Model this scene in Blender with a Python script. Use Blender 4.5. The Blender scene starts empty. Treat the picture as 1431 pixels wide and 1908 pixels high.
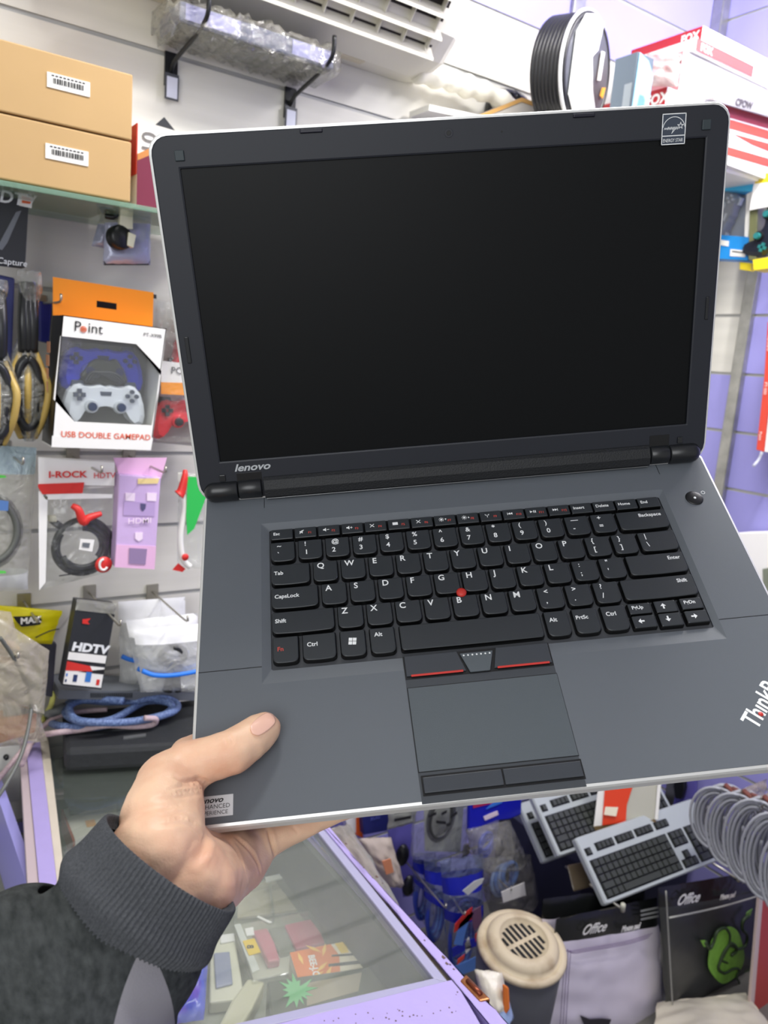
import bpy, bmesh, math, random
from mathutils import Vector, Matrix, noise

S = bpy.context.scene
COL = S.collection
random.seed(7)

# ------------------------------------------------------------------ camera
F_PX = 1469.6                       # focal length in pixels of a 1431 x 1908 frame
WX = ((0.82634013, -0.03780343, 0.56190114),     # world axes in camera space (x right, y down, z forward)
      (-0.55764223, -0.19439227, 0.80699863),
      (0.07872192, -0.98019516, -0.18171492))
CAM = Vector((0, 0, 1.6))
cam_data = bpy.data.cameras.new('camera')
cam = bpy.data.objects.new('camera', cam_data); COL.objects.link(cam)
m = Matrix.Identity(4)
for i in range(3):
    m[i][0] = WX[i][0]; m[i][1] = -WX[i][1]; m[i][2] = -WX[i][2]; m[i][3] = CAM[i]
cam.matrix_world = m
cam_data.sensor_fit = 'VERTICAL'; cam_data.sensor_height = 36; cam_data.sensor_width = 27
cam_data.lens = F_PX * 36 / 1908
cam_data.clip_start = 0.02
cam_data.dof.use_dof = True; cam_data.dof.focus_distance = 0.55; cam_data.dof.aperture_fstop = 13
S.camera = cam

# ------------------------------------------------------------------ world, lights, exposure
S.view_settings.view_transform = 'Standard'; S.view_settings.look = 'None'
S.view_settings.gamma = 1; S.view_settings.use_curve_mapping = False
S.view_settings.exposure = -0.14
w = bpy.data.worlds.new('world'); S.world = w; w.use_nodes = True
w.node_tree.nodes['Background'].inputs[0].default_value = (0.98, 0.98, 0.97, 1)
w.node_tree.nodes['Background'].inputs[1].default_value = 0.5

def area(name, loc, target, sx, sy, power, col=(1, 1, 1)):
    d = bpy.data.lights.new(name, 'AREA'); d.shape = 'RECTANGLE'; d.size = sx; d.size_y = sy
    d.energy = power; d.color = col
    o = bpy.data.objects.new(name, d); COL.objects.link(o); o.location = loc
    o.rotation_euler = (Vector(target) - Vector(loc)).to_track_quat('-Z', 'Y').to_euler()
    return o
area('ceiling_tube_light', (0.75, 0.75, 2.85), (0.75, 0.75, 0), 1.2, 0.12, 34, (1, 0.99, 0.97))
area('ceiling_tube_light', (1.75, 0.75, 2.85), (1.9, 1.2, 2.0), 0.12, 1.2, 40, (1, 0.98, 0.98))
area('shop_window_daylight', (-1.3, -1.2, 2.2), (1.0, 1.2, 1.3), 1.6, 1.4, 34, (0.96, 0.98, 1))

# ------------------------------------------------------------------ helpers
def ray(px, py):
    u = ((px - 715.5) / F_PX, (py - 954) / F_PX, 1.0)
    return Vector([sum(WX[i][k] * u[k] for k in range(3)) for i in range(3)])
def P(px, py, d): return CAM + ray(px, py) * d            # a point d metres deep along the optical axis
YB, XR = 1.56, 2.11
def B(px, py, off=0.0):                                    # on the back wall, off metres in front of it
    r = ray(px, py); return CAM + r * ((YB - off) / r[1])
def RW(px, py, off=0.0):                                   # on the right wall
    r = ray(px, py); return CAM + r * ((XR - off) / r[0])
def H(px, py, z):                                          # on a level plane
    r = ray(px, py); return CAM + r * ((z - CAM[2]) / r[2])

def lin(c):
    o = []
    for v in c[:3]:
        v = v / 255.0
        o.append(v / 12.92 if v <= 0.04045 else ((v + 0.055) / 1.055) ** 2.4)
    return (*o, 1)
MATS = {}
def mat(name, col, rough=0.5, metal=0.0, bump=0.0, bscale=80, alpha=1.0, var=0.0, vscale=12, spec=0.5,
        trans=0.0, stretch=None, coat=0.0, ior=1.45, emit=0.0, sub=0.0, col2=None, distort=0.0, vcontrast=(0.3, 0.7)):
    if name in MATS: return MATS[name]
    mt = bpy.data.materials.new(name); mt.use_nodes = True; nt = mt.node_tree
    b = nt.nodes['Principled BSDF']; N = nt.nodes.new; L = nt.links.new
    c = lin(col); b.inputs['Base Color'].default_value = c
    b.inputs['Roughness'].default_value = rough; b.inputs['Metallic'].default_value = metal
    b.inputs['Alpha'].default_value = alpha; b.inputs['IOR'].default_value = ior
    b.inputs['Specular IOR Level'].default_value = spec; b.inputs['Transmission Weight'].default_value = trans
    b.inputs['Coat Weight'].default_value = coat
    if sub: b.inputs['Subsurface Weight'].default_value = sub; b.inputs['Subsurface Radius'].default_value = (1, .35, .2); b.inputs['Subsurface Scale'].default_value = .006
    if emit: b.inputs['Emission Color'].default_value = c; b.inputs['Emission Strength'].default_value = emit
    if bump or var or col2:
        tc = N('ShaderNodeTexCoord'); mp = N('ShaderNodeMapping'); L(tc.outputs['Object'], mp.inputs[0])
        if stretch: mp.inputs['Scale'].default_value = stretch
    if bump:
        n = N('ShaderNodeTexNoise'); n.inputs['Scale'].default_value = bscale; n.inputs['Detail'].default_value = 4
        n.inputs['Distortion'].default_value = distort
        L(mp.outputs[0], n.inputs['Vector'])
        bp = N('ShaderNodeBump'); bp.inputs['Strength'].default_value = min(1, bump); bp.inputs['Distance'].default_value = 0.004 if bscale < 200 else 0.0006
        L(n.outputs[0], bp.inputs['Height']); L(bp.outputs[0], b.inputs['Normal'])
    if var or col2:
        n2 = N('ShaderNodeTexNoise'); n2.inputs['Scale'].default_value = vscale; n2.inputs['Detail'].default_value = 5
        L(mp.outputs[0], n2.inputs['Vector'])
        cr = N('ShaderNodeValToRGB'); L(n2.outputs[0], cr.inputs[0])
        c2 = lin(col2) if col2 else tuple(v * (1 - var) for v in c[:3]) + (1,)
        cr.color_ramp.elements[0].color = c2; cr.color_ramp.elements[1].color = c
        cr.color_ramp.elements[0].position = vcontrast[0]; cr.color_ramp.elements[1].position = vcontrast[1]
        L(cr.outputs[0], b.inputs['Base Color'])
    MATS[name] = mt; return mt

def film(name, col, haze=0.08, bump=0.9, bscale=28, gloss=0.14, distort=1.2, strength=1.0):
    """thin clear plastic: see-through, with sharp wrinkled highlights and a little haze"""
    if name in MATS: return MATS[name]
    mt = bpy.data.materials.new(name); mt.use_nodes = True; nt = mt.node_tree; nt.nodes.clear(); N = nt.nodes.new; L = nt.links.new
    out = N('ShaderNodeOutputMaterial'); tr = N('ShaderNodeBsdfTransparent'); tr.inputs[0].default_value = (.96, .97, .96, 1)
    gl_ = N('ShaderNodeBsdfGlossy'); gl_.inputs[0].default_value = (1, 1, 1, 1); gl_.inputs['Roughness'].default_value = gloss
    df = N('ShaderNodeBsdfDiffuse'); df.inputs[0].default_value = lin(col)
    tc = N('ShaderNodeTexCoord'); n = N('ShaderNodeTexNoise'); n.inputs['Scale'].default_value = bscale; n.inputs['Detail'].default_value = 4; n.inputs['Distortion'].default_value = distort
    L(tc.outputs['Object'], n.inputs['Vector']); bp = N('ShaderNodeBump'); bp.inputs['Strength'].default_value = bump; bp.inputs['Distance'].default_value = .012
    L(n.outputs[0], bp.inputs['Height']); L(bp.outputs[0], gl_.inputs['Normal']); L(bp.outputs[0], df.inputs['Normal'])
    fr = N('ShaderNodeLayerWeight'); fr.inputs[0].default_value = .5; L(bp.outputs[0], fr.inputs['Normal'])
    pw = N('ShaderNodeMath'); pw.operation = 'POWER'; pw.inputs[1].default_value = 3.5; L(fr.outputs['Facing'], pw.inputs[0])
    mu = N('ShaderNodeMath'); mu.operation = 'MULTIPLY_ADD'; mu.use_clamp = True; mu.inputs[1].default_value = .8 * strength; mu.inputs[2].default_value = .05; L(pw.outputs[0], mu.inputs[0])
    m1 = N('ShaderNodeMixShader'); m1.inputs[0].default_value = haze; L(tr.outputs[0], m1.inputs[1]); L(df.outputs[0], m1.inputs[2])
    m2 = N('ShaderNodeMixShader'); L(mu.outputs[0], m2.inputs[0]); L(m1.outputs[0], m2.inputs[1]); L(gl_.outputs[0], m2.inputs[2]); L(m2.outputs[0], out.inputs[0])
    MATS[name] = mt; return mt

def mesh(name, vs, fs, mats, parent=None, mi=None, smooth=False):
    me = bpy.data.meshes.new(name); me.from_pydata([tuple(v) for v in vs], [], fs)
    if not isinstance(mats, (list, tuple)): mats = [mats]
    for q in mats: me.materials.append(q)
    if mi: me.polygons.foreach_set('material_index', mi)
    if smooth: me.polygons.foreach_set('use_smooth', [True] * len(me.polygons))
    me.update()
    o = bpy.data.objects.new(name, me); COL.objects.link(o)
    if parent: o.parent = parent
    return o
def fixn(o):
    bm = bmesh.new(); bm.from_mesh(o.data); bmesh.ops.recalc_face_normals(bm, faces=bm.faces); bm.to_mesh(o.data); bm.free(); return o
def tag(o, label, cat=None, group=None, kind=None):
    o['label'] = label
    if cat: o['category'] = cat
    if group: o['group'] = group
    if kind: o['kind'] = kind
    return o
def struct(o, label=None):
    o['kind'] = 'structure'
    if label: o['label'] = label
    return o
def empty(name, loc, label, cat, group=None):
    o = bpy.data.objects.new(name, None); COL.objects.link(o); o.empty_display_size = .02
    o.location = loc; return tag(o, label, cat, group)
def bevel(o, wd, seg=2, ang=0.6):
    b = o.modifiers.new('bevel', 'BEVEL'); b.width = wd; b.segments = seg; b.limit_method = 'ANGLE'; b.angle_limit = ang
    return o
class Rel:                                                  # places world-space vertices under an unrotated parent
    pass
def loc(parent): 
    return parent.matrix_basis.translation if parent is not None else Vector((0, 0, 0))
def wmesh(name, vs, fs, mats, parent=None, **k):            # vertices given in world space
    if parent is not None and parent.type == 'EMPTY' or parent is not None:
        base = Vector((0, 0, 0)); p = parent
        while p is not None: base = base + Vector(p.location); p = p.parent
        vs = [Vector(v) - base for v in vs]
        return mesh(name, vs, fs, mats, parent, **k)
    c = sum((Vector(v) for v in vs), Vector()) / len(vs)
    o = mesh(name, [Vector(v) - c for v in vs], fs, mats, None, **k); o.location = c; return o
def prism(name, poly, ext, mats, parent=None, bw=0.0, mi_fn=None):
    n = len(poly); ext = Vector(ext)
    vs = [Vector(p) for p in poly] + [Vector(p) + ext for p in poly]
    fs = [tuple(range(n)), tuple(range(2 * n - 1, n - 1, -1))] + [(i, i + n, (i + 1) % n + n, (i + 1) % n) for i in range(n)]
    mi = None
    if isinstance(mats, (list, tuple)) and len(mats) > 1: mi = [0, 1] + [2 % len(mats) if len(mats) > 2 else 1] * n
    o = fixn(wmesh(name, vs, fs, mats, parent, mi=mi))
    if bw: bevel(o, bw)
    return o
def slabx(name, c, ax, ay, az, mats, parent=None, bw=0.0):  # box from a corner and three edge vectors
    c = Vector(c); ax = Vector(ax); ay = Vector(ay); az = Vector(az)
    return prism(name, [c, c + ax, c + ax + ay, c + ay], az, mats, parent, bw)
def boxes(name, lst, mats, parent=None, bw=0.0):            # axis boxes (x0,x1,y0,y1,z0,z1) in ONE part
    vs, fs = [], []
    for (x0, x1, y0, y1, z0, z1) in lst:
        b = len(vs)
        vs += [Vector((x, y, z)) for z in (z0, z1) for (x, y) in ((x0, y0), (x1, y0), (x1, y1), (x0, y1))]
        fs += [tuple(b + i for i in f) for f in ((0, 3, 2, 1), (4, 5, 6, 7), (0, 1, 5, 4), (1, 2, 6, 5), (2, 3, 7, 6), (3, 0, 4, 7))]
    o = wmesh(name, vs, fs, mats, parent)
    if bw: bevel(o, bw)
    return o
def smooth_path(pts, sub=6):
    pts = [Vector(p) for p in pts]; out = []
    for i in range(len(pts) - 1):
        p0 = pts[max(i - 1, 0)]; p1 = pts[i]; p2 = pts[i + 1]; p3 = pts[min(i + 2, len(pts) - 1)]
        for k in range(sub):
            t = k / sub
            out.append(0.5 * ((2 * p1) + (p2 - p0) * t + (2 * p0 - 5 * p1 + 4 * p2 - p3) * t * t + (3 * p1 - p0 - 3 * p2 + p3) * t ** 3))
    out.append(pts[-1]); return out
def sweep(pts, r, seg=10, cap=True):
    vs, fs = [], []; n = len(pts); up = None
    for i, p in enumerate(pts):
        t = (pts[min(i + 1, n - 1)] - pts[max(i - 1, 0)]).normalized()
        if up is None:
            up = t.orthogonal().normalized()
        up = (up - t * up.dot(t)).normalized(); sd = t.cross(up)
        rr = r(i / (n - 1)) if callable(r) else r
        for k in range(seg):
            a = 2 * math.pi * k / seg
            vs.append(p + (up * math.cos(a) + sd * math.sin(a)) * rr)
    for i in range(n - 1):
        for k in range(seg):
            a = i * seg + k; b = i * seg + (k + 1) % seg
            fs.append((a, b, b + seg, a + seg))
    if cap:
        fs.append(tuple(range(seg - 1, -1, -1))); fs.append(tuple((n - 1) * seg + k for k in range(seg)))
    return vs, fs
def tube(name, pts, r, mats, parent=None, sub=6, seg=10):
    pp = smooth_path(pts, sub) if sub > 1 else [Vector(p) for p in pts]
    vs, fs = sweep(pp, r, seg)
    return wmesh(name, vs, fs, mats, parent, smooth=True)
def lathe(name, prof, c, axis, mats, parent=None, seg=40, mi=None, arc=2 * math.pi):
    axis = Vector(axis).normalized(); u = axis.orthogonal().normalized(); v = axis.cross(u)
    vs, fs = [], []
    for k in range(seg):
        a = arc * k / seg
        d = u * math.cos(a) + v * math.sin(a)
        for (r, h) in prof: vs.append(Vector(c) + d * r + axis * h)
    n = len(prof); mm = []
    for k in range(seg):
        for i in range(n - 1):
            a = k * n + i; b = ((k + 1) % seg) * n + i
            fs.append((a, b, b + 1, a + 1)); mm.append(mi[i] if mi else 0)
    return fixn(wmesh(name, vs, fs, mats, parent, mi=mm if mi else None, smooth=True))
def text(body, origin, xd, yd, size, mt, parent, name='lettering', align='LEFT', bold=0.0, shear=0.0, ext=0.00005, aspect=1.0):
    cu = bpy.data.curves.new(name, 'FONT'); cu.body = body; cu.size = size; cu.extrude = ext
    cu.align_x = align; cu.offset = bold * size; cu.shear = shear; cu.resolution_u = 3
    cu.materials.append(mt)
    tmp = bpy.data.objects.new(name, cu); me = bpy.data.meshes.new_from_object(tmp); bpy.data.objects.remove(tmp)
    o = bpy.data.objects.new(name, me); COL.objects.link(o)
    xd = Vector(xd).normalized(); yd = Vector(yd); yd = (yd - xd * yd.dot(xd)).normalized(); zd = xd.cross(yd)
    base = Vector((0, 0, 0)); p = parent
    if p is not None and not p.get('lap'):
        while p is not None: base = base + Vector(p.location); p = p.parent
    if parent is not None: o.parent = parent
    M = Matrix.Identity(4)
    for i in range(3):
        M[i][0] = xd[i] * aspect; M[i][1] = yd[i]; M[i][2] = zd[i]; M[i][3] = origin[i] - base[i]
    o.matrix_basis = M
    return o
def rrect(x0, y0, x1, y1, r, z=0.0, n=5):
    if not isinstance(r, (list, tuple)): r = [r] * 4          # bl, br, tr, tl
    out = []
    for (cx, cy, a0, rr) in ((x0 + r[0], y0 + r[0], 180, r[0]), (x1 - r[1], y0 + r[1], 270, r[1]), (x1 - r[2], y1 - r[2], 0, r[2]), (x0 + r[3], y1 - r[3], 90, r[3])):
        for k in range(n + 1):
            a = math.radians(a0 + 90 * k / n); out.append(Vector((cx + rr * math.cos(a), cy + rr * math.sin(a), z)))
    return out
def loft(name, loops, mats, parent=None, mi=None, cap0=True, cap1=True, smooth=False, world=False, closed=True):
    n = len(loops[0]); vs = [v for lp in loops for v in lp]; fs = []; mm = []
    for j in range(len(loops) - 1):
        for i in range(n if closed else n - 1):
            a = j * n + i; b = j * n + (i + 1) % n
            fs.append((a, b, b + n, a + n)); mm.append(mi[j] if mi else 0)
    if cap0: fs.append(tuple(range(n - 1, -1, -1))); mm.append(mi[0] if mi else 0)
    if cap1: fs.append(tuple(range((len(loops) - 1) * n, len(loops) * n))); mm.append(mi[-1] if mi else 0)
    f = wmesh if world else mesh
    return fixn(f(name, vs, fs, mats, parent, mi=mm, smooth=smooth))

# ------------------------------------------------------------------ materials
white_slat = mat('white_slat', (222, 219, 209), 0.38, var=0.12, vscale=3, stretch=(0.4, 1, 9), bump=0.05, bscale=20)
lilac_slat = mat('lilac_slat', (160, 156, 222), 0.35, var=0.08, vscale=4)
groove_m = mat('groove', (178, 178, 174), 0.5, metal=0.2)
chrome = mat('worn_chrome', (190, 190, 182), 0.28, metal=0.9, var=0.35, vscale=25)
steel = mat('hook_steel', (176, 172, 160), 0.3, metal=0.8)
white_pl = mat('white_plastic', (236, 234, 226), 0.4)
cream_pl = mat('cream_plastic', (222, 212, 186), 0.45, var=0.1, vscale=8)
black_pl = mat('black_plastic', (22, 23, 25), 0.35)
dark_pl = mat('dark_plastic', (42, 44, 48), 0.45)
paper_w = mat('white_card', (240, 238, 232), 0.55)
ink = mat('black_ink', (25, 25, 28), 0.6)
red_ink = mat('red_ink', (200, 40, 35), 0.55)
clear = film('clear_plastic', (225, 228, 225), .06)
clear_hazy = film('hazy_plastic', (215, 212, 200), .25, .9, 22, .2)
glass = mat('glass', (225, 240, 232), 0.03, alpha=0.12, spec=0.6)
wood_m = mat('pale_wood', (190, 150, 95), 0.6, var=0.2)

# ------------------------------------------------------------------ room
def slatwall(name, origin, xd, nd, length, z0, z1, gz, colour_fn, mats):
    """origin at floor, xd along the wall, nd out of it; one mesh, grooves cut in"""
    zs = sorted(z for z in gz if z0 < z < z1); vs, fs, mi = [], [], []
    g = 0.004; prof = [(z0, 0)]; kinds = []
    for z in zs:
        prof += [(z - g, 0), (z - g, -0.004), (z + g, -0.004), (z + g, 0)]; kinds += ['s', 'g', 'g', 'g']
    prof.append((z1, 0)); kinds.append('s')
    xs = colour_fn('xs')
    for x in xs:
        for (z, d) in prof: vs.append(Vector(origin) + xd * x + nd * d + Vector((0, 0, z)))
    n = len(prof)
    for i in range(len(xs) - 1):
        for j in range(n - 1):
            fs.append((i * n + j, (i + 1) * n + j, (i + 1) * n + j + 1, i * n + j + 1))
            mi.append(2 if kinds[j] == 'g' else colour_fn(0.5 * (xs[i] + xs[i + 1]), 0.5 * (prof[j][0] + prof[j + 1][0])))
    return wmesh(name, vs, fs, mats, None, mi=mi)
def cb(x, z=None):
    if x == 'xs': return [0, 2.35, 3.11 - 0.0, 3.61]
    x = x - 1.5
    if z > 2.43: return 1 if x > 0.85 else 0
    return 1 if z < 0.66 else 0
gz_b = [2.131 + 0.148 * k for k in range(-14, 6)]
gz_r = [1.656 + 0.163 * k for k in range(-10, 9)]
wb = slatwall('wall_back', (-1.5, YB, 0), Vector((1, 0, 0)), Vector((0, -1, 0)), 3.61, 0, 2.95, gz_b, cb, [white_slat, lilac_slat, groove_m]); struct(wb)
def cr_(x, z=None):
    if x == 'xs': return [0, YB - 1.33, 4.0]
    return 0 if (x < YB - 1.33 and 1.656 < z < 2.5) else 1
wr = slatwall('wall_right', (XR, YB, 0), Vector((0, -1, 0)), Vector((-1, 0, 0)), 4.0, 0, 2.95, gz_r, cr_, [white_slat, lilac_slat, groove_m]); struct(wr)
floor_m = mat('floor_tile', (120, 118, 112), 0.35, var=0.3, vscale=5)
ceil_m = mat('ceiling_paint', (235, 235, 232), 0.7)
struct(boxes('floor', [(-1.6, 2.2, -2.6, 1.65, -0.1, 0)], floor_m))
struct(boxes('ceiling', [(-1.6, 2.2, -2.6, 1.65, 2.95, 3.0)], ceil_m))
# chrome cover strips of the panels
def strip(name, x0, x1, y0, y1, z0, z1):
    return struct(boxes(name, [(x0, x1, y0, y1, z0, z1)], chrome, None, 0.003))
strip('trim_1', 1.525, 1.565, YB - 0.012, YB - 0.001, 2.30, 2.949)
strip('trim_2', XR - 0.035, XR - 0.001, YB - 0.035, YB - 0.001, 0.001, 2.949)
strip('trim_3', XR - 0.022, XR - 0.001, 1.302, 1.336, 0.001, 2.949)
# ------------------------------------------------------------------ laptop (held, open, tilted)
MM = 0.001
def rodr(r):
    v = Vector(r); return Matrix.Rotation(v.length, 3, v.normalized())
LR = rodr((2.45516375, -0.13165639, 0.03557275)); LT = Vector((-79.492793, 21.481793, 554.06527)) * MM
Wm = Matrix(WX)
LM = (Wm @ LR).to_4x4(); LM.translation = CAM + Wm @ LT
lap = empty('laptop', (0, 0, 0), 'open charcoal laptop with silver rim and black screen held in the air by one hand', 'laptop')
lap.matrix_world = LM; lap['lap'] = 1
LID_A = math.radians(58.543); LO = Vector((-32.771, 57.551, 25.032)) * MM
_ex = Vector((1, 0, 0)); _ey = Vector((0, math.cos(LID_A), math.sin(LID_A))); _en = _ex.cross(_ey)
def LP(x, y, z=0.0): return Vector((x, y, z)) * MM              # laptop deck millimetres
def LD(u, v, n=0.0): return LO + (_ex * u + _ey * v + _en * n) * MM   # lid millimetres
LIDM = lambda lp, n=None: [LD(v.x, v.y, v.z if n is None else n) for v in lp]
BASM = lambda lp: [v * MM for v in lp]
lap_grey = mat('laptop_soft_charcoal', (92, 97, 103), 0.44, bump=0.12, bscale=3000, spec=0.55)
lap_bezel = mat('laptop_bezel_black', (30, 33, 41), 0.5, spec=0.5)
lap_silver = mat('laptop_silver', (222, 222, 220), 0.3, metal=0.35)
lap_key = mat('laptop_key', (42, 46, 50), 0.42, spec=0.5)
lap_keyside = mat('laptop_key_side', (8, 8, 9), 0.3)
lap_well = mat('laptop_well', (62, 64, 68), 0.5)
lap_black = mat('laptop_black', (16, 17, 19), 0.35)
lap_screen = mat('laptop_screen_matte', (6, 8, 10), 0.42, spec=0.22)
lap_white = mat('laptop_legend_white', (236, 238, 238), 0.5)
lap_red = mat('laptop_red', (196, 52, 44), 0.4)
lap_redt = mat('laptop_red_legend', (190, 70, 60), 0.5)
lap_hinge = mat('laptop_hinge', (26, 28, 31), 0.3, spec=0.6)
lap_bar = mat('laptop_hinge_cover', (24, 26, 29), 0.55, bump=0.6, bscale=900)
lap_pad = mat('laptop_touchpad', (78, 85, 90), 0.4, bump=0.3, bscale=2500)

def bl(x0, x1, y0, y1, z, r): return BASM(rrect(x0, y0, x1, y1, r, z))
# base shell: outer rim, deck with a sloped keyboard well
X0, X1, Y0, Y1 = -48.6, 330.4, -192.4, 52
loft('base_rim', [bl(X0 + 6, X1 - 6, Y0 + 6, Y1 - 2, -13, 6), bl(X0 + 1, X1 - 1, Y0 + 1, Y1, -11.5, 6), bl(X0, X1, Y0, Y1, -9, 6), bl(X0, X1, Y0, Y1, -3.2, 6), bl(X0 + .7, X1 - .7, Y0 + .7, Y1 - .7, -1.6, 5.4), bl(X0 + 2.2, X1 - 2.2, Y0 + 2.2, Y1 - 2.2, -1.1, 4)], lap_silver, lap, cap1=False, smooth=False)
loft('base_underside', [bl(X0 + 14, X1 - 14, Y0 + 14, Y1 - 4, -30, 8), bl(X0 + 5, X1 - 5, Y0 + 7, Y1 - 3, -26, 8), bl(X0 + 3, X1 - 3, Y0 + 3, Y1 - 3, -12.5, 6)], lap_black, lap, cap1=True)
deck = loft('palm_rest', [bl(X0 + 2.2, X1 - 2.2, Y0 + 2.2, Y1 - 2.2, -1.6, 4), bl(X0 + 2.3, X1 - 2.3, Y0 + 2.3, Y1 - 2.3, -1, 4),
    bl(-7, 289, -108.4, 18.4, -1, .8), bl(-1.3, 284.8, -98.6, 12.8, -3.0, 1.5), bl(-1.3, 284.8, -98.6, 12.8, -4.2, 1.5)], [lap_grey, lap_well], lap, mi=[0, 0, 0, 1, 1], cap0=False)
# seams, hinge recess
def thin(name, x0, x1, y0, y1, z0, z1, mt, bw=0.0):
    o = boxes(name, [(x0 * MM, x1 * MM, y0 * MM, y1 * MM, z0 * MM, z1 * MM)], mt, None)
    o.data.transform(Matrix.Translation(o.location)); o.location = (0, 0, 0); o.parent = lap
    if bw: bevel(o, bw * MM)
    return o
thin('seam', -46.4, -7, -96.5, -96.0, -1.05, -0.93, lap_black)
thin('seam', 289, 328.2, -94.4, -93.9, -1.05, -0.93, lap_black)
thin('seam', -4.6, -4.2, 33, 49, -1.05, -0.93, lap_black)
thin('seam', 291.6, 292, 33, 49, -1.05, -0.93, lap_black)
# centre island: trackpoint buttons, touchpad, pad buttons
thin('centre_panel', 81.2, 174.8, -191.6, -98.7, -1.2, -0.9, mat('laptop_centre', (58, 62, 67), 0.45))
def poly(name, pts, z0, z1, mats, bw=0.0, par=None):
    n = len(pts); vs = [LP(x, y, z0) for x, y in pts] + [LP(x, y, z1) for x, y in pts]
    fs = [tuple(range(n)), tuple(range(2 * n - 1, n - 1, -1))] + [(i, i + n, (i + 1) % n + n, (i + 1) % n) for i in range(n)]
    mi = None
    if isinstance(mats, (list, tuple)): mi = [1, 0] + [1] * n
    o = fixn(mesh(name, vs, fs, mats, par or lap, mi=mi))
    if bw: bevel(o, bw * MM)
    return o
thin('button_gap', 81.3, 174.7, -115.2, -98.9, -0.92, -0.8, lap_black)
tb = mat('laptop_button', (54, 58, 64), 0.4)
poly('trackpoint_button', [(82.2, -113.2), (119.5, -113.2), (115.6, -99.4), (82.2, -99.4)], -0.8, 0.1, tb, .3)
poly('trackpoint_button', [(137.2, -113.2), (173.8, -113.2), (173.8, -99.4), (140.6, -99.4)], -0.8, 0.1, tb, .3)
poly('trackpoint_button', [(121.8, -114.6), (134.3, -114.6), (138.4, -101.2), (117.3, -101.2)], -0.8, 0.5, lap_pad, .4)
for i in range(7):
    x = 119.6 + i * 2.75
    o = lathe('grip_dot', [(0, .25 * MM), (.55 * MM, .2 * MM), (.6 * MM, 0)], LP(x, -102.9, .45), (0, 0, 1), lap_white, None, 10)
    o.data.transform(Matrix.Translation(o.location)); o.location = (0, 0, 0); o.parent = lap
thin('red_stripe', 85.0, 117.6, -113.9, -112.5, 0.0, 0.45, lap_red, .2)
thin('red_stripe', 139.2, 172.2, -113.9, -112.5, 0.0, 0.45, lap_red, .2)
thin('touchpad_edge', 81.4, 175.2, -173.9, -120.5, -0.92, -0.85, lap_black)
thin('touchpad', 81.9, 174.9, -173.4, -121, -0.9, -0.6, lap_pad, .15)
thin('button_gap', 82.4, 175.6, -187.4, -175.6, -0.92, -0.8, lap_black)
thin('pad_button', 83.4, 128.6, -186.0, -177.0, -0.8, 0.3, tb, .4)
thin('pad_button', 129.5, 174.6, -186.0, -177.0, -0.8, 0.3, tb, .4)
# keys
def key(x0, x1, y0, y1, rb=3.0, legends=(), flat=False, bow=0.7):
    """y0 front, y1 back; legend = (text, x, y, size, material)"""
    def outline(g, z, n=4):
        pts = []; r = rb
        L, R_, F, K = x0 - g, x1 + g, y0 - g, y1 + g
        for (cx, cy, a0, rr) in ((L + r, F + r, 180, r), (R_ - r, F + r, 270, r), (R_ - .8, K - .8, 0, .8), (L + .8, K - .8, 90, .8)):
            for k in range(n + 1):
                a = math.radians(a0 + 90 * k / n); x = cx + rr * math.cos(a); y = cy + rr * math.sin(a)
                if a0 in (180, 270): y -= bow * (1 - ((x - (L + R_) / 2) / ((R_ - L) / 2)) ** 2)
                pts.append(LP(x, y, z))
            if a0 == 180 and bow:
                for q in (.25, .5, .75):
                    x = L + r + (R_ - L - 2 * r) * q; pts.append(LP(x, F - bow * (1 - ((x - (L + R_) / 2) / ((R_ - L) / 2)) ** 2), z))
        return pts
    o = loft('key', [outline(.7, -4.0), outline(.55, -1.4), outline(.1, -0.35), outline(-.35, 0)], [lap_keyside, lap_key], lap, mi=[0, 0, 1, 1], cap0=False)
    o['lap'] = 1
    for (t, x, y, s, mt) in legends:
        text(t, LP(x0 + x, y1 - y, 0.03), (1, 0, 0), (0, 1, 0), s * MM, mt, o, 'legend', bold=0.018, ext=0.00001)
    return o
U = 19.05; KW = 16.1
def arrow(k, x0, y1, d):
    a = {'→': 0, '↑': math.pi / 2, '←': math.pi, '↓': -math.pi / 2}[d]; c, s_ = math.cos(a), math.sin(a)
    pts = [(2.1, 0), (.1, 1.9), (.1, .55), (-2.0, .55), (-2.0, -.55), (.1, -.55), (.1, -1.9)]
    mesh('legend', [LP(x0 + 5.4 + c * x - s_ * y, y1 - 4.0 + s_ * x + c * y, .04) for x, y in pts], [tuple(range(7))], lap_white, k)
def row(keys, y1, off):
    x = off
    for k in keys:
        t, wd = k[0], (k[1] if len(k) > 1 else 1)
        x0 = x; x1 = x + wd * U - (U - KW); h = KW - .6
        if len(t) == 1: lg = [(t, 2.4, 5.4, 6.2, lap_white)]
        elif '\n' in t:
            a, b = t.split('\n'); lg = [(a, 4.0, 4.8, 5.2, lap_white), (b, 4.0, 12.0, 5.4, lap_white)]
        elif k[-1] == 'r': lg = [(t, (x1 - x0) - len(t) * 2.1 - 1.0, 5.4, 4.0, lap_white)]
        else: lg = [(t, 1.6, 8.0, 4.1, lap_white)]
        key(x0, x1, y1 - h, y1, 3.0, lg); x += wd * U
row([('~\n`',), ('!\n1',), ('@\n2',), ('#\n3',), ('$\n4',), ('%\n5',), ('^\n6',), ('&\n7',), ('*\n8',), ('(\n9',), (')\n0',), ('—\n-',), ('+\n=',), ('Backspace', 2, 'r')], -0.6, .2)
row([('Tab', 1.5), ('Q',), ('W',), ('E',), ('R',), ('T',), ('Y',), ('U',), ('I',), ('O',), ('P',), ('{\n[',), ('}\n]',), ('|\n\\', 1.5)], -20.2, .2)
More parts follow.
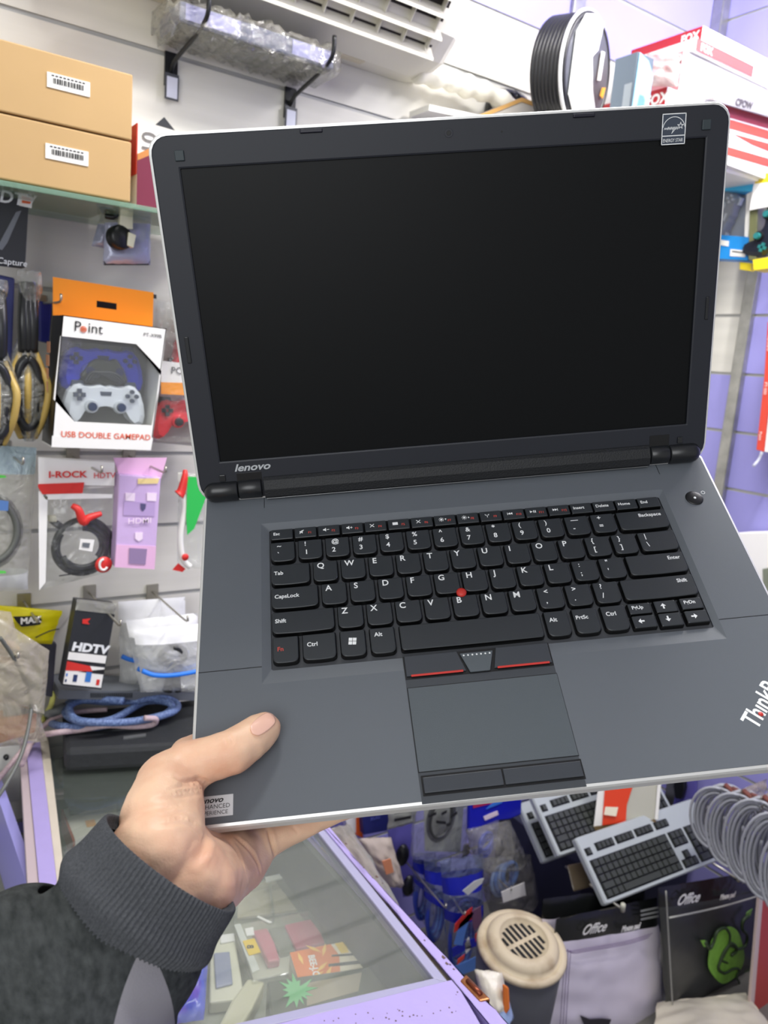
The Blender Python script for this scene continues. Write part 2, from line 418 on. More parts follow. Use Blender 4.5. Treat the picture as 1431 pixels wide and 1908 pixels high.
row([('CapsLock', 1.75), ('A',), ('S',), ('D',), ('F',), ('G',), ('H',), ('J',), ('K',), ('L',), (':\n;',), ('"\n\'',), ('Enter', 2.25, 'r')], -39.2, .2)
row([('Shift', 2.25), ('Z',), ('X',), ('C',), ('V',), ('B',), ('N',), ('M',), ('<\n,',), ('>\n.',), ('?\n/',), ('Shift', 2.75, 'r')], -58.2, .2)
yb1, yb0 = -77.0, -94.6
key(.4, 16.1, yb0, yb1, 3, [('Fn', 2.4, 10, 4.3, lap_redt)])
key(19.3, 39.9, yb0, yb1, 3, [('Ctrl', 2.4, 8.6, 4.2, lap_white)])
wk = key(43.4, 58.9, yb0, yb1, 3)
for i in range(2):                                           # four-pane flag mark on the key
    for j in range(2):
        x = 48.0 + i * 2.6; y = -87.0 + j * 2.6 - (i * .25)
        vs = [LP(x + .0 + j * .35, y, .05), LP(x + 2.3 + j * .35, y - .25, .05), LP(x + 2.65 + j * .35, y + 2.0, .05), LP(x + .35 + j * .35, y + 2.3, .05)]
        mesh('flag_pane', vs, [(0, 1, 2, 3)], lap_white, wk)
key(62.5, 77.9, yb0, yb1, 3, [('Alt', 2.6, 6.0, 4.2, lap_white)])
key(81.8, 173.4, yb0, yb1, 2.2, bow=.2)
key(176.8, 191.7, yb0, yb1, 3, [('Alt', 2.4, 7.6, 4.2, lap_white)])
key(195.4, 211.0, yb0, yb1, 3, [('PrtSc', 1.2, 7.6, 3.9, lap_white)])
key(214.6, 230.0, yb0, yb1, 3, [('Ctrl', 2.2, 7.2, 4.2, lap_white)])
key(233, 247.4, -84.6, -77, .9, [('PgUp', 2.0, 4.2, 3.6, lap_white)], bow=0)
arrow(key(250.7, 264.7, -85.2, -76.8, .9, bow=0), 250.7, -76.8, '↑')
key(268.2, 282.2, -84.6, -76.6, .9, [('PgDn', 2.0, 4.2, 3.6, lap_white)], bow=0)
arrow(key(233, 247.6, -95.0, -86.4, .9, bow=0), 233, -86.4, '←')
arrow(key(250.7, 265.0, -95.6, -86.4, .9, bow=0), 250.7, -86.4, '↓')
arrow(key(268.2, 282.6, -95.0, -86.4, .9, bow=0), 268.2, -86.4, '→')
frow = ['Esc', '🔇', '🔉', '🔊', '✖', '📷', '✂', '☼▾', '☼▴', '📶', '⏮', '▶⏸', '⏭', 'Insert', 'Delete', 'Home', 'End']
FP = 16.66
for i, t in enumerate(frow):
    x0 = .4 + i * FP; lg = []
    if t in ('Esc', 'Insert', 'Delete', 'Home', 'End'): lg = [(t, 1.4, 5.0, 3.5, lap_white)]
    else: lg = [('F%d' % i, 9.4, 5.8, 2.6, lap_redt)]
    k = key(x0, x0 + FP - 1.6, 2.4, 11.0, .8, lg, bow=0)
    if lg[0][0][0] == 'F':                                  # small pictograms cut as shapes
        def q(pts, nm='legend'):
            mesh(nm, [LP(x0 + 5 + a, 7.2 + b, .04) for a, b in pts], [tuple(range(len(pts)))], lap_white, k)
        if i in (1, 2, 3):
            q([(-1.6, -.6), (-.7, -.6), (.5, -1.6), (.5, 1.6), (-.7, .6), (-1.6, .6)])
            if i > 1: q([(1.0, -.2), (2.8, -.2), (2.8, .2), (1.0, .2)])
            if i == 3: q([(1.7, -.9), (2.1, -.9), (2.1, .9), (1.7, .9)])
            if i == 1: q([(-1.8, -1.4), (-1.4, -1.7), (1.6, 1.4), (1.2, 1.7)])
        elif i in (4, 6):
            q([(-1.6, -1.2), (-1.2, -1.5), (1.7, 1.2), (1.3, 1.5)]); q([(-1.6, 1.2), (1.3, -1.5), (1.7, -1.2), (-1.2, 1.5)])
        elif i == 5: q([(-1.9, -1.2), (1.9, -1.2), (1.9, 1.2), (-1.9, 1.2)])
        elif i in (7, 8):
            q([(.9 * math.cos(a * .785), .9 * math.sin(a * .785)) for a in range(8)])
            for a in range(8):
                c, s = math.cos(a * .785), math.sin(a * .785); q([(1.2 * c - .2 * s, 1.2 * s + .2 * c), (1.2 * c + .2 * s, 1.2 * s - .2 * c), (1.9 * c + .2 * s, 1.9 * s - .2 * c), (1.9 * c - .2 * s, 1.9 * s + .2 * c)])
            s = 1 if i == 8 else -1; q([(2.5, -.7 * s), (3.7, -.7 * s), (3.1, .9 * s)])
        elif i == 9:
            q([(-.2, -1.6), (.2, -1.6), (.2, .8), (-.2, .8)]); q([(-1.6, 1.2), (-1.2, 1.4), (-.7, .2), (-1.1, 0)]); q([(1.6, 1.2), (1.2, 1.4), (.7, .2), (1.1, 0)])
        elif i == 10: q([(-2, -1.1), (-1.6, -1.1), (-1.6, 1.1), (-2, 1.1)]); q([(-1.6, 0), (.2, -1.1), (.2, 1.1)]); q([(0, 0), (1.8, -1.1), (1.8, 1.1)])
        elif i == 11: q([(-2, -1.1), (0, 0), (-2, 1.1)]); q([(.5, -1.1), (1.1, -1.1), (1.1, 1.1), (.5, 1.1)]); q([(1.7, -1.1), (2.3, -1.1), (2.3, 1.1), (1.7, 1.1)])
        elif i == 12: q([(-2, -1.1), (-.2, 0), (-2, 1.1)]); q([(-.4, -1.1), (1.4, 0), (-.4, 1.1)]); q([(1.4, -1.1), (1.8, -1.1), (1.8, 1.1), (1.4, 1.1)])
def lapl(o):
    o.data.transform(Matrix.Translation(o.location)); o.location = (0, 0, 0); o.parent = lap; return o
lapl(lathe('trackpoint', [(0, 1.6 * MM), (2.2 * MM, 1.5 * MM), (3.4 * MM, .6 * MM), (3.3 * MM, -1 * MM), (2 * MM, -3 * MM)], LP(126, -56, 0.2), (0, 0, 1), lap_red, None, 24))
# power button
lapl(lathe('power_button', [(0, .3 * MM), (5.6 * MM, .3 * MM), (6.4 * MM, -.1 * MM), (6.5 * MM, -.6 * MM)], LP(309.3, 7.4, -.6), (0, 0, 1), lap_black, None, 32))
lapl(lathe('power_button_light', [(0, .25 * MM), (.9 * MM, .2 * MM), (1 * MM, 0)], LP(309.4, 7.2, -.25), (0, 0, 1), lap_white, None, 12))
lapl(lathe('power_symbol', [(1.15 * MM, 0), (1.15 * MM, .06 * MM), (1.5 * MM, .06 * MM), (1.5 * MM, 0)], LP(317.5, 12, -.98), (0, 0, 1), lap_white, None, 20))
# palm-rest lettering and sticker
ll = poly('sticker', [(-45, -186.2), (-23.6, -186.2), (-23.6, -174.4), (-45, -174.4)], -1, -.9, mat('sticker_silver', (212, 214, 216), .4), .0)
ll['lap'] = 1
text('lenovo', LP(-43.2, -178.2, -.88), (1, 0, 0), (0, 1, 0), 4.4 * MM, ink, ll, bold=.03, shear=.3, ext=1e-5, aspect=1.15)
text('ENHANCED', LP(-43.6, -181.6, -.88), (1, 0, 0), (0, 1, 0), 3.4 * MM, ink, ll, ext=1e-5)
text('EXPERIENCE', LP(-43.6, -184.9, -.88), (1, 0, 0), (0, 1, 0), 3.1 * MM, ink, ll, ext=1e-5)
ta = math.radians(45)
tdir = Vector((math.cos(ta), math.sin(ta), 0)); tup = Vector((-math.sin(ta), math.cos(ta), 0))
text('ThınkPad', LP(283.4, -169.6, -.9), tdir, tup, 15 * MM, lap_white, lap, bold=.02, ext=1e-5, aspect=.8)
lapl(lathe('red_dot', [(0, .1 * MM), (1.5 * MM, .1 * MM), (1.5 * MM, 0)], LP(289.6, -160.2, -.98), (0, 0, 1), lap_red, None, 16))

# lid
def ll_(x0, x1, y0, y1, n, r): return LIDM(rrect(x0, y0, x1, y1, r, n))
RC = [14, 14, 12, 12]; RC1 = [13, 13, 11, 11]
loft('lid_shell', [ll_(-12, 357, -25, 211, -9, RC1), ll_(-18.4, 362.6, -30, 216.2, -6.5, RC), ll_(-18.6, 362.8, -30, 216.4, -1.6, RC), ll_(-18, 362.2, -29.5, 215.8, -.2, RC), ll_(-16.6, 360.9, -28.2, 214.4, 0.05, RC1)], lap_silver, lap, cap1=False)
sx0, sx1, sy0, sy1 = 0, 346, .2, 195
scr = [.6, .6, .6, .6]
loft('bezel', [ll_(-16.7, 361, -28.3, 214.5, -1.2, RC1), ll_(-16.7, 361, -28.3, 214.5, 0.1, RC1), ll_(-16.0, 360.2, -27.6, 213.8, .5, RC1), ll_(sx0 - 1, sx1 + 1, sy0 - 1, sy1 + 1, .5, scr), ll_(sx0, sx1, sy0, sy1, .1, scr), ll_(sx0, sx1, sy0, sy1, -1.2, scr)], lap_bezel, lap, cap0=False, cap1=False)
mesh('screen_panel', [LD(-.5, -.3, -1.1), LD(346.5, -.3, -1.1), LD(346.5, 195.5, -1.1), LD(-.5, 195.5, -1.1)], [(0, 1, 2, 3)], lap_screen, lap)
def lidbox(name, u0, u1, v0, v1, n0, n1, mt, bw=.3):
    vs = [LD(u, v, n) for n in (n0, n1) for (u, v) in ((u0, v0), (u1, v0), (u1, v1), (u0, v1))]
    fs = [(0, 3, 2, 1), (4, 5, 6, 7), (0, 1, 5, 4), (1, 2, 6, 5), (2, 3, 7, 6), (3, 0, 4, 7)]
    o = mesh(name, vs, fs, mt, lap)
    if bw: bevel(o, bw * MM)
    return o
for (a, b, v, s) in ((-2.2, 3.8, 202.6, 6), (342.5, 348.5, 202.8, 6), (-1.8, 2.6, -11.6, 4.6), (339.5, 343.8, -11.4, 4.6)):
    lidbox('rubber_bumper', a, b, v - s / 2 - .3, v + s / 2, .4, 1.6, lap_hinge if v < 0 else mat('rubber', (48, 58, 62), .5), .5)
lidbox('side_bumper', -12.6, -9.8, 72, 90, .4, 1.4, lap_hinge, .5); lidbox('side_bumper', 354, 356.6, 76, 92, .4, 1.4, lap_hinge, .5)
for a in (78, 255.5): lidbox('latch', a, a + 14.5, 211.2, 213.6, .4, 1.6, mat('latch_m', (22, 22, 36), .4), .6)
def lidisc(name, u, v, r, n0, n1, mt, seg=24):
    lp = [LD(u + r * math.cos(a * 2 * math.pi / seg), v + r * math.sin(a * 2 * math.pi / seg), n0) for a in range(seg)]
    lq = [LD(u + r * .9 * math.cos(a * 2 * math.pi / seg), v + r * .9 * math.sin(a * 2 * math.pi / seg), n1) for a in range(seg)]
    return loft(name, [lp, lq], mt, lap)
lidisc('webcam_ring', 173.7, 206.6, 3.0, .45, .62, mat('cam_ring', (34, 36, 44), .3)); lidisc('webcam_lens', 173.7, 206.6, 1.5, .6, .75, lap_black)
lidisc('microphone_hole', 208.5, 205.6, .7, .45, .55, lap_black)
hbar = loft('hinge_cover', [[LD(u, v, n) for (v, n) in ((-30, -5), (-29, 3), (-27.5, 5), (-22, 5.6), (-15.5, 3.6), (-13.6, 1.4), (-13.4, .3), (-13.4, -5))] for u in (29.8, 317.6)], lap_bar, lap)
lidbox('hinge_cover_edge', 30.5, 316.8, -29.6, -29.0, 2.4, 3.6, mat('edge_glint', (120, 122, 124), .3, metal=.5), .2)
def barrel(name, u0, u1, v, r, mt, round_l=False, round_r=False):
    pr = []
    N_ = 6
    def rad(u):
        return r
    us = []
    if round_l: us += [(u0 + r * (1 - math.cos(k * math.pi / 2 / N_)), r * math.sin(k * math.pi / 2 / N_)) for k in range(N_ + 1)]
    else: us += [(u0, r * .93), (u0 + .7, r)]
    if round_r: us += [(u1 - r * (1 - math.cos(k * math.pi / 2 / N_)), r * math.sin(k * math.pi / 2 / N_)) for k in range(N_, -1, -1)]
    else: us += [(u1 - .7, r), (u1, r * .93)]
    lps = []
    for (u, q) in us:
        q = max(q, .05)
        lps.append([LD(u, v + q * math.sin(a * 2 * math.pi / 24), -1.0 + q * math.cos(a * 2 * math.pi / 24)) for a in range(24)])
    return loft(name, lps, mt, lap, smooth=True)
barrel('hinge_barrel', -14.5, 10.4, -22.2, 7.6, lap_hinge, round_l=True); barrel('hinge_clutch', 11, 27.8, -21.8, 7.3, lap_hinge)
barrel('hinge_barrel', 333.6, 358.4, -22.2, 7.6, lap_hinge, round_r=True); barrel('hinge_clutch', 318.6, 333, -21.8, 7.3, lap_hinge)
lidbox('hinge_recess', 10.6, 28.6, -16.5, -9.2, .35, .75, lap_black, .1); lidbox('hinge_recess', 318.2, 333.4, -16.5, -6.5, .35, .75, lap_black, .1)
text('lenovo', LD(9.4, -7.6, .6), _ex, _ey, 7.4 * MM, mat('logo_silver', (190, 194, 198), .35, metal=.3), lap, bold=.025, shear=.3, ext=1e-5, aspect=1.27)
# energy sticker
es = lidbox('sticker', 315.4, 331.6, 191.8, 210.6, .5, .6, mat('sticker_smoke', (60, 68, 82), .4), 0); es['lap'] = 1
def lids(pts, w_=.28, nm='sticker_line', n=.66):
    for (a, b) in zip(pts[:-1], pts[1:]):
        d = Vector((b[0] - a[0], b[1] - a[1])); d.normalize(); q = Vector((-d.y, d.x)) * w_
        yield [(a[0] + q.x - d.x * w_, a[1] + q.y - d.y * w_), (b[0] + q.x + d.x * w_, b[1] + q.y + d.y * w_), (b[0] - q.x + d.x * w_, b[1] - q.y + d.y * w_), (a[0] - q.x - d.x * w_, a[1] - q.y - d.y * w_)]
ev, ef = [], []
def addl(pts, w_=.28):
    for qd in lids(pts, w_):
        b = len(ev); ev.extend(LD(x, y, .66) for x, y in qd); ef.append((b, b + 1, b + 2, b + 3))
addl([(315.7, 192.1), (331.3, 192.1), (331.3, 210.3), (315.7, 210.3), (315.7, 192.1)]); addl([(315.7, 197.2), (331.3, 197.2)])
addl([(323.5 + 7.7 * math.cos(math.radians(a)), 200.6 + 7.9 * math.sin(math.radians(a))) for a in range(12, 169, 12)], .22)
addl([(317 + i * .55, 201.4 + (1.1 if i % 2 else -.5) * (1 if i > 3 else .6)) for i in range(18)], .16)
addl([(323.2, 200.8), (322.2, 198.6), (324.4, 201)], .16)
st = [(328 + (2.1 if k % 2 == 0 else .8) * math.cos(math.radians(90 + 36 * k)), 203 + (2.1 if k % 2 == 0 else .8) * math.sin(math.radians(90 + 36 * k))) for k in range(11)]
addl(st, .18)
mesh('sticker_drawing', ev, ef, lap_white, es)
text('ENERGY STAR', LD(316.4, 193.4, .66), _ex, _ey, 3.0 * MM, lap_white, es, ext=1e-5, aspect=.72)
# ------------------------------------------------------------------ the hand and sleeve holding the laptop
from mathutils.bvhtree import BVHTree
skin = mat('skin', (240, 200, 168), 0.42, bump=0.25, bscale=900, sub=0.12, col2=(222, 164, 134), vscale=28, spec=0.4, vcontrast=(.3, .62))
nail_m = mat('nail', (244, 196, 174), 0.22, spec=0.6)
def capsule(p0, r0, p1, r1, seg=20, rings=7):
    p0 = Vector(p0); p1 = Vector(p1); t = (p1 - p0).normalized(); u = t.orthogonal().normalized(); v = t.cross(u)
    prof = []
    for k in range(rings + 1):
        a = math.pi / 2 * k / rings; prof.append((p0 - t * r0 * math.cos(a), r0 * math.sin(a)))
    for k in range(rings + 1):
        a = math.pi / 2 * k / rings; prof.append((p1 + t * r1 * math.sin(a), r1 * math.cos(a)))
    vs = []; fs = []
    for (c, r) in prof:
        r = max(r, 1e-5)
        for k in range(seg):
            a = 2 * math.pi * k / seg; vs.append(c + (u * math.cos(a) + v * math.sin(a)) * r)
    n = len(prof)
    for i in range(n - 1):
        for k in range(seg): fs.append((i * seg + k, i * seg + (k + 1) % seg, (i + 1) * seg + (k + 1) % seg, (i + 1) * seg + k))
    fs.append(tuple(range(seg - 1, -1, -1))); fs.append(tuple((n - 1) * seg + k for k in range(seg)))
    return vs, fs
def blob(name, chains, mats, voxel=0.0011, it=10, post=None):
    vs, fs = [], []
    for ch in chains:
        for (a, b) in zip(ch[:-1], ch[1:]):
            v, f = capsule(P(*a[:3]), a[3] * MM, P(*b[:3]), b[3] * MM); o = len(vs); vs += v; fs += [tuple(i + o for i in q) for q in f]
    me = bpy.data.meshes.new(name); me.from_pydata([tuple(v) for v in vs], [], fs); me.update()
    ob = bpy.data.objects.new(name, me); COL.objects.link(ob)
    r = ob.modifiers.new('r', 'REMESH'); r.mode = 'VOXEL'; r.voxel_size = voxel; r.adaptivity = 0
    s = ob.modifiers.new('s', 'SMOOTH'); s.factor = .6; s.iterations = it
    dg = bpy.context.evaluated_depsgraph_get(); dg.update()
    me2 = bpy.data.meshes.new_from_object(ob.evaluated_get(dg)); bpy.data.objects.remove(ob)
    me2.name = name; me2.materials.clear(); me2.materials.append(mats)
    if post: post(me2)
    me2.polygons.foreach_set('use_smooth', [True] * len(me2.polygons)); me2.update()
    o2 = bpy.data.objects.new(name, me2); COL.objects.link(o2); return o2
hand_chains = [
    # thumb: wrist side, base joint, middle, tip
    [(285, 1525, .405, 17), (316, 1462, .434, 18.5), (352, 1428, .440, 14.5), (392, 1413, .441, 12.4), (432, 1401, .444, 12.6), (462, 1382, .451, 12), (482, 1366, .457, 11), (492, 1358, .459, 9.6)],
    # ball of the thumb down to the wrist
    [(314, 1466, .432, 18.5), (316, 1520, .418, 18.5), (305, 1570, .402, 22), (285, 1590, .392, 22), (240, 1650, .384, 21)],
    [(336, 1500, .440, 13.5), (326, 1552, .430, 15.5), (336, 1608, .415, 20.5), (340, 1640, .398, 23.5), (290, 1710, .384, 21)],
    # palm under the machine
    [(332, 1588, .425, 17), (400, 1572, .460, 16), (430, 1530, .478, 16), (420, 1470, .488, 15)],
    [(345, 1500, .455, 14), (352, 1450, .478, 15), (352, 1412, .486, 13), (400, 1388, .500, 10.5), (480, 1360, .510, 9.5), (560, 1348, .516, 9), (620, 1345, .515, 8)],
    [(400, 1500, .482, 14), (430, 1450, .495, 12), (520, 1420, .508, 10), (610, 1400, .513, 9.5), (680, 1395, .512, 8)],
    [(410, 1550, .474, 14), (470, 1505, .490, 12), (560, 1475, .500, 10), (640, 1455, .504, 9), (700, 1450, .503, 8)],
    # heel of the hand and little finger side
    [(350, 1636, .405, 22), (395, 1632, .432, 19), (425, 1600, .450, 18), (462, 1585, .464, 13.5), (498, 1562, .471, 11), (545, 1545, .476, 8.8), (600, 1518, .482, 8.4), (655, 1500, .486, 7.5)],
    [(370, 1655, .400, 20), (420, 1640, .432, 14), (452, 1618, .452, 13), (470, 1592, .462, 12)],
]
creases = [  # (pixel polyline, depth mm, width mm)
    ([(327, 1449), (345, 1456), (372, 1452), (388, 1458)], .9, 1.2), ([(318, 1470), (350, 1463), (386, 1459)], .5, 1.0),
    ([(412, 1368), (420, 1378), (424, 1388)], .45, .8), ([(424, 1366), (431, 1376), (434, 1386)], .4, .8), ([(404, 1371), (411, 1380)], .3, .8),
    ([(300, 1520), (340, 1515), (372, 1530)], .45, 1.2), ([(296, 1540), (345, 1535), (375, 1555)], .4, 1.2), ([(290, 1490), (335, 1485), (380, 1478)], .35, 1.2),
    ([(385, 1556), (380, 1580), (366, 1604)], 1.0, 2.4),
    ([(440, 1560), (462, 1580), (478, 1602), (485, 1625)], .9, 1.2), ([(500, 1546), (506, 1568), (512, 1592)], 1.3, 1.2), ([(420, 1560), (440, 1585), (455, 1615), (462, 1640)], .5, 1.4), ([(545, 1540), (556, 1552)], .4, .9)]
def crease_post(me):
    bv = BVHTree.FromPolygons([v.co.copy() for v in me.vertices], [tuple(p.vertices) for p in me.polygons])
    segs = []
    for pts, dp, wd in creases:
        hit = []
        sp = smooth_path([Vector((x, y, 0)) for x, y in pts], 5)
        for q in sp:
            h = bv.ray_cast(CAM, ray(q.x, q.y).normalized())
            if h[0] is not None: hit.append(h[0])
        n = len(hit)
        for k, h in enumerate(hit): segs.append((h, 1.5 * dp * MM * (math.sin(math.pi * (k + .6) / (n + .2)) ** .5), wd * MM))
    from mathutils.kdtree import KDTree
    kd = KDTree(len(segs))
    for i, s in enumerate(segs): kd.insert(s[0], i)
    kd.balance()
    mv = []
    for v in me.vertices:
        n = noise.noise(v.co * 160) * .00035 + noise.noise(v.co * 60) * .0005
        near = kd.find_n(v.co, 3)
        d = 0
        if near and near[0][2] < .006:
            # distance to the line through the two nearest samples
            a = near[0][0]; b = near[1][0]; s = segs[near[0][1]]
            ab = b - a; t = max(0, min(1, (v.co - a).dot(ab) / max(ab.length_squared, 1e-12)))
            dist = (v.co - (a + ab * t)).length
            q = dist / s[2]
            d = -s[1] * math.exp(-q * q) + s[1] * .28 * math.exp(-(q - 1.8) ** 2)
        mv.append(v.co + v.normal * (d + n))
    for v, c in zip(me.vertices, mv): v.co = c
person = blob('person', hand_chains, skin, post=crease_post)
tag(person, 'person seen as left hand and forearm in dark grey sweatshirt, holding the open laptop corner', 'person')
# thumbnail: a thin curved plate laid on the tip
nbv = BVHTree.FromPolygons([v.co.copy() for v in person.data.vertices], [tuple(p.vertices) for p in person.data.polygons])
nvs, nfs, idx = [], [], {}
NU, NV = 14, 12
for i in range(NU + 1):
    for j in range(NV + 1):
        s_ = -1 + 2 * i / NU; t_ = -1 + 2 * j / NV
        s2 = s_ * math.sqrt(1 - t_ * t_ * .40); t2 = t_ * math.sqrt(1 - s_ * s_ * .40)
        h = nbv.ray_cast(CAM, ray(489 + s2 * 20 + t2 * 9.0, 1350.5 - s2 * 15.5 + t2 * 11.0).normalized())
        if h[0] is not None:
            idx[(i, j)] = len(nvs); nvs.append(h[0] + h[1] * .00045)
for i in range(NU):
    for j in range(NV):
        k = [(i, j), (i + 1, j), (i + 1, j + 1), (i, j + 1)]
        if all(q in idx for q in k): nfs.append(tuple(idx[q] for q in k))
nail = fixn(mesh('thumbnail', nvs, nfs, nail_m, person, smooth=True))
sd = nail.modifiers.new('t', 'SOLIDIFY'); sd.thickness = .0009; sd.offset = 0
# sleeve
def ringpath(stations, sub=8):
    pts = smooth_path([Vector(P(*s[:3])) for s in stations], sub); rad = smooth_path([Vector((s[3], s[4], 0)) for s in stations], sub)
    return pts, rad
def arm_loft(name, stations, seg, mats, parent, fn=None, sub=8, mifn=None, axis=None):
    pts, rad = ringpath(stations, sub); vs, fs, mi = [], [], []; n = len(pts)
    longd = (P(400, 1690, .36) - P(220, 1522, .36)).normalized(); acc = 0
    for i, p in enumerate(pts):
        t = (pts[min(i + 1, n - 1)] - pts[max(i - 1, 0)]).normalized()
        if axis is not None: t = axis
        if i: acc += (p - pts[i - 1]).length
        u = (longd - t * longd.dot(t)).normalized(); v = t.cross(u)
        for k in range(seg):
            a = 2 * math.pi * k / seg; q = 1 + 0
            c = p + u * math.cos(a) * rad[i].x * MM + v * math.sin(a) * rad[i].y * MM
            nrm = (u * math.cos(a) + v * math.sin(a))
            if fn: c = c + nrm * fn(a, acc, c)
            vs.append(c)
    for i in range(n - 1):
        for k in range(seg):
            f = (i * seg + k, i * seg + (k + 1) % seg, (i + 1) * seg + (k + 1) % seg, (i + 1) * seg + k); fs.append(f)
            mi.append(0)
    o = mesh(name, vs, fs, mats, parent, mi=None, smooth=True)
    if mifn:
        at = o.data.attributes.new('panel', 'FLOAT', 'POINT'); at.data.foreach_set('value', [mifn(v) for v in vs])
    return o
cuff_m = mat('cuff_knit', (86, 88, 92), 0.9, bump=0.6, bscale=1600, var=0.35, vscale=900, spec=.1)
slv_m = mat('sweatshirt_charcoal', (70, 73, 73), 0.95, bump=0.5, bscale=1400, col2=(46, 49, 49), vscale=260, stretch=(1, .35, 1), spec=.1)
NR = 104
def cuff_fn(a, s, c):
    rib = (math.cos(a * NR) * .5 + .5) ** 1.5 * .00075
    if s < .003: rib -= (.003 - s) * .5
    fold = .0022 * math.exp(-((s - .030) / .006) ** 2) - .0016 * math.exp(-((s - .040) / .005) ** 2)
    return rib + fold + noise.noise(c * 25) * .0018
arm_loft('sleeve_cuff', [(303, 1623, .3835, 35, 30), (312, 1612, .385, 36.2, 32), (317, 1605, .386, 37.6, 34), (314, 1610, .3855, 38.8, 35), (290, 1645, .3825, 39.6, 36), (250, 1700, .378, 40, 36), (205, 1765, .373, 38, 35), (160, 1825, .369, 36, 34)], NR * 6, cuff_m, person, cuff_fn, sub=8, axis=(P(190, 1785, .3715) - P(314, 1610, .3855)).normalized())
def proj(v):
    d = Vector(v) - CAM; c = [sum(WX[i][k] * d[i] for i in range(3)) for k in range(3)]; return 715.5 + F_PX * c[0] / c[2], 954 + F_PX * c[1] / c[2]
def slv_fn(a, s, c):
    f = .003 * math.exp(-((s - .010) / .007) ** 2) + noise.noise(c * 14) * .006 + noise.noise(c * 34) * .0022
    wob = .012 * noise.noise(Vector((math.cos(a) * 1.3, math.sin(a) * 1.3, 3)))
    f += -.0085 * math.exp(-((s - .037 + wob) / .0045) ** 2) + .006 * math.exp(-((s - .052 + wob) / .010) ** 2) + .004 * math.exp(-((s - .022 + wob) / .01) ** 2)
    return f
def slv_mi(c):                                              # sewn-in grey panel: signed distance to its seam
    x, y = proj(c); t = max(0, min(1.3, (y - 1755) / 153))
    return min(x - (268 - 55 * t - 6 * math.sin(t * 3)), (274 + 52 * math.sin(min(t, 1.05) * 1.5)) - x, y - 1752) * .1
def add_panel(mt, col):
    nt = mt.node_tree; b = nt.nodes['Principled BSDF']; src = b.inputs['Base Color'].links[0].from_socket
    at = nt.nodes.new('ShaderNodeAttribute'); at.attribute_name = 'panel'
    mr = nt.nodes.new('ShaderNodeMapRange'); mr.inputs[1].default_value = -.05; mr.inputs[2].default_value = .05; nt.links.new(at.outputs['Fac'], mr.inputs[0])
    mx = nt.nodes.new('ShaderNodeMix'); mx.data_type = 'RGBA'; nt.links.new(mr.outputs[0], mx.inputs[0]); nt.links.new(src, mx.inputs[6]); mx.inputs[7].default_value = lin(col); nt.links.new(mx.outputs[2], b.inputs['Base Color'])
add_panel(slv_m, (140, 138, 142))
arm_loft('sleeve', [(206, 1757, .374, 32, 30), (202, 1762, .374, 38, 36), (196, 1770, .373, 43, 40), (150, 1822, .369, 50, 46), (90, 1890, .364, 53, 48), (0, 2010, .355, 58, 52), (-160, 2230, .34, 64, 58)], 420, slv_m, person, slv_fn, sub=30, mifn=slv_mi)
# ------------------------------------------------------------------ builders for stock hanging on walls
YD = Vector((0, 1, 0)); XD = Vector((1, 0, 0)); ZD = Vector((0, 0, 1))
def wprism(name, pts, off, thick, mats, parent=None, bw=0.0):        # outline facing the room, off metres from the back wall
    return prism(name, [B(x, y, off) for x, y in pts], YD * thick, mats, parent, bw)
def rprism(name, pts, off, thick, mats, parent=None, bw=0.0):
    return prism(name, [RW(x, y, off) for x, y in pts], XD * thick, mats, parent, bw)
def wroot(name, px, py, off, label, cat, group=None): return empty(name, B(px, py, off), label, cat, group)
def pouch(name, corners, depth, mats, parent=None, zones=None, nx=16, ny=22, wr=.003, seed=0, flatten=.5):
    """a filled bag: corners TL, TR, BR, BL; bulges both ways; zones = [(v_from, material index)]"""
    TL, TR, BR, BL = [Vector(c) for c in corners]; vs, fs, mi = [], [], []
    nrm = (TR - TL).cross(BL - TL).normalized()
    if nrm.dot(CAM - TL) < 0: nrm = -nrm
    for side in (1, -1):
        for j in range(ny + 1):
            v = j / ny
            for i in range(nx + 1):
                u = i / nx; p = (TL * (1 - u) + TR * u) * (1 - v) + (BL * (1 - u) + BR * u) * v
                e = (math.sin(math.pi * u) ** flatten) * (min(1, v * 2.2) ** .8) * (min(1, (1 - v) * 7) ** .6) if 0 < u < 1 else 0
                wv = noise.noise(Vector((u * 5 + seed, v * 6, seed * 3.1 + side))) + .5 * noise.noise(Vector((u * 13, v * 9 + seed, side * 2)))
                p = p + nrm * (side * depth * .5 * e + (wv * wr * (1 if e > 0 else .6)) + .002 * side * (e > 0))
                p = p + (TR - TL) * (noise.noise(Vector((v * 5, seed, u))) * .02)
                vs.append(p)
    w_ = nx + 1; off = (nx + 1) * (ny + 1)
    for s in (0, 1):
        for j in range(ny):
            v = (j + .5) / ny; z = 0
            if zones:
                for (a, k) in zones:
                    if v >= a: z = k
            for i in range(nx):
                a = s * off + j * w_ + i; fs.append((a, a + 1, a + w_ + 1, a + w_)); mi.append(z)
    o = wmesh(name, vs, fs, mats, parent, mi=mi, smooth=True)
    return o
def hook(base, length, label, cat='display hook', group='wire display hooks', dirv=(0, -1, 0), tip=.012, name='display_hook'):
    d = Vector(dirv); h = empty(name, base, label, cat, group)
    q = d.orthogonal().normalized(); 
    slabx('hook_plate', base - ZD * .02 - d.cross(ZD) * .012 + d * .001, d.cross(ZD) * .024, ZD * .036, d * .004, steel, h)
    tube('hook_rod', [base + d * .004, base + d * length * .5, base + d * length, base + d * (length + .006) + ZD * tip], .0021, steel, h, sub=3, seg=8)
    return h
def card_text(body, pos, size, mt, parent, **k): return text(body, pos, XD, ZD, size, mt, parent, ext=.0001, **k)
